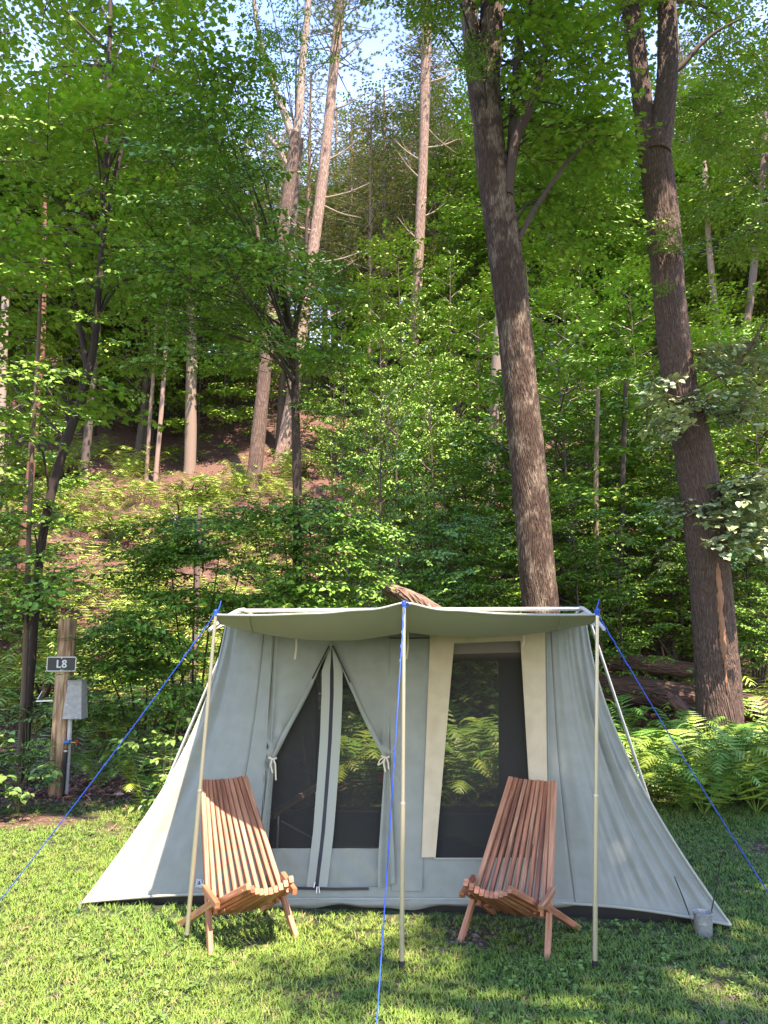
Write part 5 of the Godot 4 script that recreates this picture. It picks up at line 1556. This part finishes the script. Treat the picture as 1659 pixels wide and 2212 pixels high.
func build_slope_trees() -> void:
	var pc := []
	for k in 3: pc.append(pine_crown_mesh(200 + k, 9.0, 3.2, 100, Color(0.31, 0.38, 0.16)))
	# tall pines on the slope
	var p1 := tree("pine_tree", "pale leaning pine trunk with bare dead branches on the slope", [[598, 1030, 17], [614, 960, 16], [632, 860, 15], [648, 740, 14], [664, 620, 13], [682, 500, 12], [696, 390, 12], [707, 290, 11], [717, 190, 10], [727, 90, 11], [735, 0, 10], [746, -150, 8]], 30.0, "bark_pine", 16, 0.02, "", null, 0.0, Color(0.95, 0.85, 0.82))
	dead_branches(p1, [[664, 620, 770, 560], [672, 570, 790, 540], [690, 430, 800, 395], [700, 350, 775, 300], [655, 700, 760, 660], [650, 720, 590, 690], [672, 560, 600, 520], [705, 300, 650, 230], [690, 440, 780, 470], [680, 500, 610, 470], [712, 240, 790, 200], [722, 140, 790, 80], [640, 800, 700, 770], [735, 20, 800, -40]], 30.0)
	part("crown", pc[0], p1, Transform3D(Basis.IDENTITY.scaled(Vector3.ONE * 1.05), at(722, 150, 30.0) - p1.position))
	part("crown", pc[1], p1, Transform3D(Basis(Vector3.UP, 2.0), at(738, -40, 30.0) - p1.position))
	var p2 := tree("pine_tree", "straight weather-stripped pine trunk against the open sky", [[880, 960, 14], [888, 820, 13], [896, 700, 12], [904, 560, 11], [910, 430, 11], [915, 320, 10], [918, 200, 11], [921, 80, 10], [924, -40, 9], [926, -200, 7]], 33.0, "bark_pine", 16, 0.02, "", null, 0.0, Color(0.85, 0.75, 0.71))
	dead_branches(p2, [[915, 320, 990, 300], [912, 390, 860, 330], [914, 350, 850, 300], [916, 270, 985, 330], [908, 470, 960, 440], [906, 520, 860, 470], [918, 180, 990, 150], [920, 120, 860, 80]], 33.0)
	part("crown", pc[1], p2, Transform3D(Basis(Vector3.UP, 1.0), at(919, 170, 33.5) - p2.position))
	part("crown", pc[2], p2, Transform3D(Basis(Vector3.UP, 3.0).scaled(Vector3.ONE * 0.8), at(914, 330, 35.0) - p2.position))
	var p0 := tree("oak_tree", "stout grey trunk forking into broken limbs on the slope", [[546, 1060, 18], [556, 960, 16], [566, 860, 15], [578, 740, 14], [596, 620, 13], [612, 500, 13], [626, 390, 13], [638, 290, 12]], 27.0, "bark_pine", 16, 0.02, "", null, 0.0, Color(0.46, 0.39, 0.355))
	limb(p0, [[636, 310, 9], [612, 240, 8], [590, 180, 7], [568, 110, 6], [552, 30, 5], [545, -60, 4]], 27.0, "bark_pine", 8)
	limb(p0, [[640, 300, 10], [648, 220, 9], [655, 120, 8], [664, 30, 7], [668, -80, 5]], 27.0, "bark_pine", 8)
	limb(p0, [[628, 370, 6], [600, 320, 5], [575, 290, 4]], 27.0, "bark_pine", 8)
	hang(p0, sp_dark, 34, 520, 700, -120, 300, 25.0, 28.5, 1.0, 1.6, at(640, 200, 27.0), func(x, y): return x > 600 and y > 180)
	var more := [["red_trunk", "bright red-brown bare trunk behind the leaning maple", [[58, 1100, 9], [68, 1000, 9], [76, 900, 9], [84, 800, 8], [90, 740, 8], [94, 600, 6], [97, 420, 4]], 20.0, Color(0.19, 0.085, 0.06)],
		["grey_trunk", "pale grey snag with splintered stubs on the sunny slope", [[410, 1010, 13], [412, 930, 13], [412, 860, 12], [414, 780, 12], [412, 660, 11], [410, 480, 10], [408, 250, 8]], 29.0, Color(0.26, 0.20, 0.16)],
		["grey_trunk", "thin leaning trunk on the sunny slope beside its twin", [[338, 1010, 5], [346, 920, 5], [352, 840, 5], [360, 720, 4], [372, 560, 3]], 28.0, Color(0.32, 0.23, 0.19)],
		["grey_trunk", "thinnest upright trunk on the sunny slope", [[318, 1000, 4], [324, 900, 4], [332, 800, 4], [340, 660, 3]], 28.4, Color(0.26, 0.19, 0.15)],
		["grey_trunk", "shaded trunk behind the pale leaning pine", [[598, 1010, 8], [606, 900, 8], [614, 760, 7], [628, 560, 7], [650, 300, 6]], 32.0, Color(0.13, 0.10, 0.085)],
		["grey_trunk", "grey trunk peeking out from behind the blotched maple", [[1058, 1050, 12], [1066, 920, 12], [1072, 800, 12], [1080, 680, 11], [1094, 500, 10], [1105, 300, 9]], 24.0, Color(0.22, 0.18, 0.16)],
		["grey_trunk", "bare pale trunk behind the forked tree's right side", [[1556, 820, 8], [1548, 700, 7], [1538, 600, 7], [1528, 480, 6], [1522, 350, 5]], 27.0, Color(0.30, 0.22, 0.19)],
		["grey_trunk", "dark trunk standing at the frame edge behind the forked tree", [[1612, 760, 8], [1622, 640, 8], [1636, 500, 8], [1650, 330, 7], [1660, 150, 6]], 25.0, Color(0.16, 0.12, 0.10)],
		["grey_trunk", "dark trunk low behind the fallen logs", [[1330, 1430, 8], [1336, 1300, 7], [1340, 1180, 7], [1346, 1000, 6], [1352, 820, 5]], 15.5, Color(0.07, 0.055, 0.045)],
		["grey_trunk", "slim mottled trunk above the fallen logs", [[1298, 1420, 6], [1294, 1300, 6], [1288, 1160, 6], [1288, 1000, 5], [1292, 840, 4]], 14.6, Color(0.20, 0.16, 0.11)],
		["grey_trunk", "old grey trunk at the frame edge on the slope", [[-2, 960, 10], [2, 880, 10], [6, 780, 9], [12, 640, 8]], 24.0, Color(0.30, 0.24, 0.21)],
		["grey_trunk", "dark broken stub amid the shrubs behind the tent", [[428, 1210, 6], [430, 1160, 5], [431, 1095, 5]], 14.0, Color(0.17, 0.13, 0.11)]]
	for q in more:
		tree("slope_tree", q[1], q[2], q[3], "bark_plain", 10, 0.0, "", null, 0.0, q[4])
	# fallen timber
	var lg := [["fallen_log", "thick fallen log lying behind the ferns beside the forked tree", at(1255, 1478, 13.6), at(1660, 1535, 13.0), 0.25, 0.22, Color(0.36, 0.27, 0.22)],
		["fallen_log", "second fallen log with broken branch stubs lying above the first", at(1240, 1425, 14.4), at(1500, 1448, 14.2), 0.17, 0.14, Color(0.40, 0.30, 0.25)],
		["fallen_log", "splintered broken log sticking up behind the ridge pole", at(838, 1272, 10.8), at(960, 1340, 9.6), 0.10, 0.13, Color(0.75, 0.64, 0.55)],
		["fallen_log", "short broken log end lying at the foot of the forked tree", at(1455, 1512, 12.2), at(1512, 1572, 11.9), 0.09, 0.11, Color(0.66, 0.45, 0.36)]]
	for q in lg:
		var a: Vector3 = q[2]; var b: Vector3 = q[3]
		var t := thing(q[0], q[1], "log", (a + b) / 2.0)
		var sm := smooth_path([a - t.position, (a + b) / 2.0 - t.position + Vector3(0, 0.03, 0.05), b - t.position], [q[4], (q[4] + q[5]) / 2.0, q[5]], 0.10)
		var cc: Color = q[6]
		var mb := MB.new(); mb.tube(sm[0], sm[1], 36, cc, bark_bump(0.018, 14.0, a.x), func(_an, _s, p): return cc * (0.5 + 0.5 * (0.5 + 0.5 * noise2.get_noise_3d(p.x * 5.0, p.y * 9.0, p.z * 9.0))))
		part("trunk", mb.commit(M.bark_pine), t)
		if q[4] > 0.12:
			for k in 4:
				var o: Vector3 = sm[0][int((0.12 + 0.22 * k) * (sm[0].size() - 1))]
				mb = MB.new(); mb.tube([o, o + Vector3(rng.randf_range(-0.1, 0.25), rng.randf_range(0.28, 0.42), 0.1)], [0.03, 0.012], 7, cc)
				part("branch_stub", mb.commit(M.bark_pine), t)
		else:
			for k in 5:
				var dd: Vector3 = (sm[0][0] - sm[0][2]).normalized()
				mb = MB.new(); mb.tube([sm[0][0] + Vector3(0.03 * cos(k * 1.3), 0.04 * sin(k * 1.3), 0), sm[0][0] + dd * rng.randf_range(0.08, 0.2) + Vector3(0.03 * cos(k * 1.3), 0.05 * sin(k * 1.3), 0)], [0.04, 0.004], 5, cc)
				part("splinter", mb.commit(M.bark_pine), t)

func build_wood() -> void:
	var r := RandomNumberGenerator.new(); r.seed = 5
	var ca := []; var cb := []; var cpn := []
	for k in 5: ca.append(crown_mesh(300 + k, 5.2, 2.1, 34, 1.3, 0.12, [Color(0.195, 0.375, 0.045), Color(0.175, 0.355, 0.042), Color(0.215, 0.385, 0.045), Color(0.165, 0.345, 0.042), Color(0.20, 0.37, 0.05)][k], 0))
	for k in 3: cb.append(crown_mesh(320 + k, 9.0, 4.2, 150, 1.9, 0.17, Color(0.190, 0.365, 0.043), 1))
	for k in 2: cpn.append(pine_crown_mesh(340 + k, 12.0, 3.6, 105, Color(0.34, 0.40, 0.16)))
	var clear := func(p: Vector2, d: float, rad_px: float) -> bool:
		return d < 29.0 and p.x + rad_px * 0.6 > 190 and p.x - rad_px * 0.6 < 610 and p.y > 740 and p.y < 1230
	# young layered trees on the lower slope: some where the photo shows them, the rest spread between
	var spots := []
	for q in [[840, 19.0, 1.1], [745, 24.0, 1.0], [790, 21.0, 0.8], [720, 26.0, 0.8], [860, 17.5, 1.1], [930, 20.0, 1.2], [1000, 18.0, 1.0], [820, 23.0, 1.4], [900, 25.0, 1.5], [960, 15.0, 0.8], [1040, 22.0, 1.4], [1200, 16.0, 1.0], [1260, 18.0, 1.2], [1340, 17.0, 1.1], [1420, 19.0, 1.2], [1230, 21.0, 1.4], [1380, 23.0, 1.5], [1480, 16.5, 1.0], [1560, 18.0, 1.1], [1640, 16.0, 1.1], [1600, 21.0, 1.3], [1700, 19.0, 1.3], [700, 13.5, 0.55], [1060, 13.2, 0.6], [1230, 13.6, 0.7], [1320, 13.4, 0.6], [870, 13.0, 0.55], [1100, 16.0, 1.0], [860, 30.0, 1.8], [980, 29.0, 1.7], [1150, 27.0, 1.7], [1270, 27.0, 1.6], [1460, 26.0, 1.6], [20, 17.0, 1.1], [110, 20.0, 1.2], [-60, 15.0, 1.0], [150, 27.0, 1.7], [60, 25.0, 1.6], [240, 34.0, 1.6], [330, 33.0, 1.5], [420, 35.0, 1.6], [500, 34.0, 1.5], [560, 37.0, 1.8]]:
		spots.append(q)
	for k in 70: spots.append([r.randf_range(-120, 1780), r.randf_range(29.0, 52.0), r.randf_range(1.1, 2.0)])
	for k in 26: spots.append([r.randf_range(820, 1780), r.randf_range(13.0, 26.0), r.randf_range(0.6, 1.3)])
	for q in spots:
		var d: float = q[1]
		var x: float = (q[0] - CW / 2) / foc * d * 1.03
		var g := Vector3(x, hgt(x, -d) - 0.1, -d)
		var s: float = q[2]
		if clear.call(project(g + Vector3(0, 3.0 * s, 0)), d, 2.0 * s / d * foc): continue
		var t := thing("young_tree", "slim young tree with layered bright green leaves on the wooded slope", "tree", g, "young trees on the slope")
		var h := 5.0 * s + 0.6
		var mb := MB.new()
		var ln := Vector3(r.randf_range(-0.3, 0.3), 0, r.randf_range(-0.3, 0.3)) * s
		mb.tube([Vector3.ZERO, Vector3(0, h * 0.5, 0) + ln * 0.3, Vector3(0, h, 0)], [0.045 * s, 0.028 * s, 0.006], 8, Color(0.075, 0.06, 0.045) * r.randf_range(0.6, 1.3))
		part("trunk", mb.commit(M.bark_plain), t)
		var slim := 0.62 if q[0] > 640 and q[0] < 1030 and d < 30.0 else 1.0
		part("crown", ca[r.randi() % 5], t, Transform3D(Basis(Vector3.UP, r.randf() * TAU).scaled(Vector3(s * slim, s, s * slim)), Vector3(0, 0.6, 0)))
	# tall trees: crowns that close the top of the picture, thinner where the sky shows
	var tall := []
	for k in 70:
		var px := r.randf_range(-250, 1900)
		var dt := r.randf_range(26.0, 60.0)
		if px > 400 and px < 1040 and (dt < 44.0 or r.randf() < 0.35): continue
		tall.append([px, dt])
	for q in tall:
		var d: float = q[1]
		var x: float = (q[0] - CW / 2) / foc * d * 1.05
		var g := Vector3(x, hgt(x, -d) - 0.2, -d)
		var s := r.randf_range(0.95, 1.45)
		var h := r.randf_range(2.0, 8.0)
		var t := thing("tall_tree", "tall broad-leaved tree on the upper slope", "tree", g, "tall trees on the upper slope")
		var mb := MB.new()
		mb.tube([Vector3.ZERO, Vector3(r.randf_range(-0.3, 0.3), h, 0), Vector3(r.randf_range(-0.3, 0.3), h + 6.5 * s, 0)], [0.17, 0.13, 0.04], 10, Color(0.11, 0.09, 0.075) * r.randf_range(0.6, 1.3))
		part("trunk", mb.commit(M.bark_plain), t)
		part("crown", cb[r.randi() % 3], t, Transform3D(Basis(Vector3.UP, r.randf() * TAU).scaled(Vector3.ONE * s), Vector3(0, h, 0)))
	for q in [[800, 42.0], [860, 48.0], [960, 44.0], [1010, 40.0], [1520, 36.0], [1580, 40.0], [1640, 34.0], [1480, 44.0], [700, 46.0], [1060, 50.0], [1700, 42.0], [560, 48.0], [930, 54.0], [780, 58.0], [830, 38.0], [985, 37.0], [755, 41.0], [890, 43.0], [940, 39.5], [660, 40.0], [600, 44.0], [860, 56.0], [1000, 52.0], [720, 52.0], [800, 36.5], [850, 46.0], [905, 50.0], [770, 47.0], [960, 60.0], [820, 62.0]]:
		var d: float = q[1]
		var x: float = (q[0] - CW / 2) / foc * d * 1.05
		var g := Vector3(x, hgt(x, -d) - 0.2, -d)
		var h := r.randf_range(3.0, 9.5)
		var t := thing("tall_pine", "tall olive-needled pine on the upper slope", "tree", g, "pines on the upper slope")
		var mb := MB.new()
		mb.tube([Vector3.ZERO, Vector3(0, h + 12.0, 0)], [0.22, 0.05], 8, Color(0.24, 0.17, 0.14))
		part("trunk", mb.commit(M.bark_plain), t)
		part("crown", cpn[r.randi() % 2], t, Transform3D(Basis(Vector3.UP, r.randf() * TAU), Vector3(0, h, 0)))

func build_near_plants() -> void:
	# broad-leaved plants at the edge of the clearing
	var lf := []
	for k in 3: lf.append(spray_mesh(400 + k, 0.5, 0.11, 0, Color(0.135, 0.26, 0.055), 0.9, 0.05))
	var spec := [["bright leafy plant at the foot of the timber post", -4.05, -7.75, 12, 0.75], ["low leafy plant in front of the timber post", -3.75, -8.3, 8, 0.6], ["leafy plant with drooping leaves beside the tent's sunlit end", -2.35, -8.6, 11, 0.9], ["small leafy plant between the ferns and the end pole", -2.0, -8.1, 8, 0.65], ["broad leafy weed at the edge of the clearing", -4.6, -8.3, 12, 0.8], ["shaded leafy plant behind the timber post", -4.4, -9.9, 12, 0.95], ["dim leafy plant beside the post's conduit", -3.15, -9.9, 12, 0.9], ["leafy maple seedling in front of the fallen logs", 5.0, -12.2, 9, 0.9], ["leafy maple seedling beyond the forked tree", 6.9, -11.8, 9, 0.9], ["tall leafy plant beside the fallen logs", 5.6, -13.0, 9, 1.1]]
	var r := RandomNumberGenerator.new(); r.seed = 31
	for q in spec:
		var g := Vector3(q[1], hgt(q[1], q[2]), q[2])
		var t := thing("leafy_plant", q[0], "plant", g)
		for k in int(q[3]):
			var an: float = TAU * (k + r.randf() * 0.7) / q[3]
			var h: float = q[4] * r.randf_range(0.25, 1.0)
			var o: Vector3 = Vector3(cos(an), 0, sin(an)) * r.randf_range(0.03, 0.25) * q[4] + Vector3(0, h, 0)
			var mb := MB.new(); mb.tube([Vector3.ZERO, o * 0.6 + Vector3(0, 0.05, 0), o], [0.006, 0.005, 0.003], 4, Color(0.12, 0.13, 0.05))
			part("stem", mb.commit(M.bark_plain), t)
			var b := Basis(Vector3.UP, -an) * Basis(Vector3.FORWARD, r.randf_range(-0.3, 0.3))
			part("leaf_spray", (sp_maple if "maple" in q[0] else lf)[r.randi() % 3], t, Transform3D(b.scaled(Vector3.ONE * (r.randf_range(0.6, 1.0) if "maple" not in q[0] else 0.42)), o))

func shade_point(e1: float, e2: float, dist: float) -> Vector3:
	var a := Vector3(sun_dir.z, 0, -sun_dir.x).normalized()
	var b := sun_dir.cross(a).normalized()
	if b.y < 0.0: b = -b
	return a * e1 + b * e2 + sun_dir * dist

func clump_tree(called: String, label: String, foot: Vector3, lean_top: Vector3, dense: Array, r: RandomNumberGenerator, clumps: Array, dist: float, thin: Array) -> void:
	# a tree outside the frame: q = place across and up the sun's rays, size, layers of foliage
	var g := Vector3(foot.x, hgt(foot.x, foot.z), foot.z)
	var t := thing(called, label, "tree", g)
	var mb := MB.new(); mb.tube([Vector3(0, -0.2, 0), (lean_top - g) * Vector3(0.3, 0.55, 0.3), lean_top - g], [0.32, 0.25, 0.10], 16, Color(0.15, 0.12, 0.10))
	part("trunk", mb.commit(M.bark_plain), t)
	for q in clumps:
		var c := shade_point(q[0], q[1], dist) - g
		mb = MB.new(); mb.tube([(lean_top - g) * 0.8, ((lean_top - g) * 0.8).lerp(c, 0.5) + Vector3(0, 0.4, 0), c], [0.07, 0.05, 0.02], 6, Color(0.13, 0.10, 0.085))
		part("limb", mb.commit(M.bark_plain), t)
		for k in int(q[3]):
			var s: float = q[2]
			var p := shade_point(q[0] + r.randf_range(-0.1, 0.1), q[1], dist - 1.0 + 1.3 * k + r.randf_range(-0.3, 0.3))
			part("crown", (dense if int(q[3]) > 1 else thin)[r.randi() % 3], t, Transform3D(Basis(Vector3.UP, r.randf() * TAU).scaled(Vector3(s, s * 0.85, s)), p - g - Vector3(0, s * 0.85, 0)))

func build_shade_trees() -> void:
	# trees beside and behind the camera whose crowns shade the turf, the chair by the window and the post
	var dense := []
	for k in 3: dense.append(crown_mesh(500 + k, 2.0, 1.0, 34, 0.62, 0.17, Color(0.170, 0.350, 0.042), 1))
	var thin := []
	for k in 3: thin.append(crown_mesh(520 + k, 2.0, 1.0, 13, 0.62, 0.15, Color(0.170, 0.350, 0.042), 1))
	var r := RandomNumberGenerator.new(); r.seed = 77
	clump_tree("shade_tree", "tall dense tree across the clearing, shading the turf and the window chair", Vector3(6.2, 0, 2.5), shade_point(4.5, 2.2, 12.0), dense, r,
		[[2.7, 3.05, 0.6, 1], [3.5, 3.0, 0.75, 2], [4.4, 3.3, 0.9, 2], [5.3, 3.6, 0.95, 2], [6.2, 3.8, 0.95, 2], [7.0, 4.0, 0.9, 2], [4.3, 4.2, 0.5, 2], [4.75, 4.45, 0.55, 2], [5.3, 4.7, 0.5, 2], [3.8, 3.75, 0.35, 2], [1.9, 3.4, 0.3, 1], [2.35, 3.3, 0.35, 1], [0.8, 2.9, 0.4, 1], [0.0, 3.2, 0.4, 1], [3.3, 3.55, 0.35, 2], [3.0, 2.0, 0.75, 1], [4.0, 1.9, 0.9, 1], [5.0, 2.3, 0.9, 1], [6.0, 2.6, 0.9, 1], [7.2, 2.9, 0.9, 1], [2.0, 3.15, 0.34, 1], [1.5, 2.7, 0.4, 1], [2.2, 2.3, 0.3, 1], [4.6, 1.1, 0.6, 1]], 12.0, thin)
	clump_tree("edge_tree", "broad dense tree at the clearing's edge, shading the timber post", Vector3(-6.8, 0, -4.3), shade_point(1.6, 9.6, 9.5), dense, r,
		[[1.2, 8.5, 0.6, 2], [2.1, 8.3, 0.8, 2], [3.0, 8.5, 0.8, 2], [4.0, 8.9, 0.75, 2], [1.6, 9.5, 0.85, 2], [2.7, 9.7, 0.9, 2], [3.8, 10.0, 0.85, 2], [2.2, 10.8, 0.8, 1], [3.3, 11.1, 0.8, 1], [4.2, 11.3, 0.6, 1], [4.7, 9.6, 0.5, 1], [5.4, 9.4, 0.6, 2], [6.3, 9.7, 0.65, 2], [7.2, 10.0, 0.6, 2], [5.6, 10.6, 0.6, 2], [6.8, 11.0, 0.6, 2], [7.6, 11.4, 0.5, 2], [8.4, 12.2, 0.6, 2], [6.0, 11.9, 0.5, 2]], 9.5, thin)
	clump_tree("edge_tree", "dense tree at the clearing's far edge, shading the fern bank and the blotched maple", Vector3(8.2, 0, -4.6), shade_point(8.3, 7.2, 10.0), dense, r,
		[[7.9, 4.4, 0.8, 2], [8.9, 4.2, 0.8, 2], [9.8, 4.6, 0.6, 1], [8.7, 6.6, 0.55, 2], [8.6, 7.5, 0.65, 2], [8.4, 8.4, 0.65, 2], [8.2, 9.3, 0.65, 2], [8.0, 10.2, 0.6, 2], [7.8, 11.1, 0.5, 1], [12.7, 5.0, 0.4, 1], [10.4, 8.0, 0.7, 2], [11.7, 8.4, 0.75, 2], [13.0, 8.6, 0.75, 2], [11.0, 9.6, 0.65, 2], [12.4, 10.0, 0.65, 2], [9.8, 9.2, 0.5, 2], [14.6, 9.2, 0.7, 2], [10.2, 10.8, 0.6, 2], [9.4, 11.6, 0.5, 2]], 10.0, thin)

func build_undergrowth() -> void:
	# low bushes on the slope, in the opening between the trunks
	var r := RandomNumberGenerator.new(); r.seed = 91
	var bm := []
	for k in 4: bm.append(crown_mesh(600 + k, 1.3, 0.75, 26, 0.5, 0.105, Color(0.205, 0.380, 0.045), 1))
	for k in 90:
		var px := r.randf_range(-30, 660) if k < 65 else r.randf_range(700, 1680)
		var d := r.randf_range(13.5, 34.0) if k < 65 else r.randf_range(12.5, 18.0)
		var x := (px - CW / 2) / foc * d * 1.02
		if k < 65 and noise.get_noise_2d(x * 10.0 + 20.0, d * 10.0) < -0.12: continue
		var pj := project(Vector3(x, hgt(x, -d) + 0.5, -d))
		if pj.x > 200 and pj.x < 620 and pj.y < 1040 and r.randf() < 0.8: continue
		var t := thing("slope_bush", "low leafy bush growing on the leaf-strewn slope", "bush", Vector3(x, hgt(x, -d), -d), "bushes on the wooded slope")
		var s := r.randf_range(0.6, 1.25)
		var mb := MB.new(); mb.tube([Vector3(0, -0.1, 0), Vector3(0, 0.5 * s, 0)], [0.02, 0.012], 5, Color(0.08, 0.06, 0.045))
		part("stem", mb.commit(M.bark_plain), t)
		part("crown", bm[r.randi() % 4], t, Transform3D(Basis(Vector3.UP, r.randf() * TAU).scaled(Vector3(s * 1.2, s * 0.8, s * 1.2)), Vector3(0, 0.05, 0)))
# ---------------------------------------------------------------- scene
func _ready() -> void:
	cp = cos(deg_to_rad(PITCH)); sp = sin(deg_to_rad(PITCH))
	foc = CH / 2.0 / tan(deg_to_rad(FOV / 2.0))
	rng.seed = 7
	noise.seed = 3; noise.frequency = 0.02; noise.fractal_octaves = 3
	noise2.seed = 8; noise2.frequency = 1.0; noise2.fractal_octaves = 3
	var cam := Camera3D.new()
	cam.name = "camera"
	add_child(cam)
	cam.position = cam_pos
	cam.rotation_degrees = Vector3(PITCH, 0, 0)
	cam.fov = FOV
	cam.far = 400.0
	cam.current = true
	var env := Environment.new()
	var sky := Sky.new()
	var ps := ProceduralSkyMaterial.new()
	ps.sky_top_color = Color(0.30, 0.45, 0.73)
	ps.sky_horizon_color = Color(0.97, 0.955, 0.92)
	ps.sky_curve = 0.3
	ps.ground_bottom_color = Color(0.20, 0.24, 0.14)
	ps.ground_horizon_color = Color(0.45, 0.50, 0.40)
	ps.sky_energy_multiplier = 1.06
	sky.sky_material = ps
	env.background_mode = Environment.BG_SKY
	env.sky = sky
	env.tonemap_mode = Environment.TONE_MAPPER_LINEAR
	env.tonemap_exposure = 4.4
	env.sdfgi_enabled = true
	env.ssao_enabled = true
	env.ssil_enabled = true
	var we := WorldEnvironment.new()
	we.name = "world_environment"
	we.environment = env
	add_child(we)
	var az := deg_to_rad(-34.0); var el := deg_to_rad(62.0)      # from the awning's own shadow on the tent, the chair and the turf
	sun_dir = Vector3(-sin(az) * cos(el), sin(el), cos(az) * cos(el))
	var sun := DirectionalLight3D.new()
	sun.name = "sun"
	sun.light_energy = 1.58
	sun.light_color = Color(1.0, 0.89, 0.81)
	sun.light_angular_distance = 0.5
	sun.shadow_enabled = true
	add_child(sun)
	sun.basis = Basis.looking_at(-sun_dir, Vector3.UP)

	make_materials()
	print("materials")
	# ground needs the tent's place
	build_tent()
	print("tent")
	build_ground()
	build_main_trees()
	print("main trees")
	build_slope_trees()
	build_wood()
	print("wood")
	build_undergrowth()
	build_shade_trees()
	build_ferns()
	build_near_plants()
	print("ferns")
	build_chair("slatted wooden chair standing partly in sunlight before the tent door", Vector3(-0.888, 0, -5.0), Vector3(0.53, 0, 0.85), 3)
	build_chair("slatted wooden chair standing in the shade before the tent window", Vector3(0.81, 0, -4.95), Vector3(-0.50, 0, 0.86), 9)
	build_bucket()
	build_post()
	build_inside()
	build_grass()
	print("done")
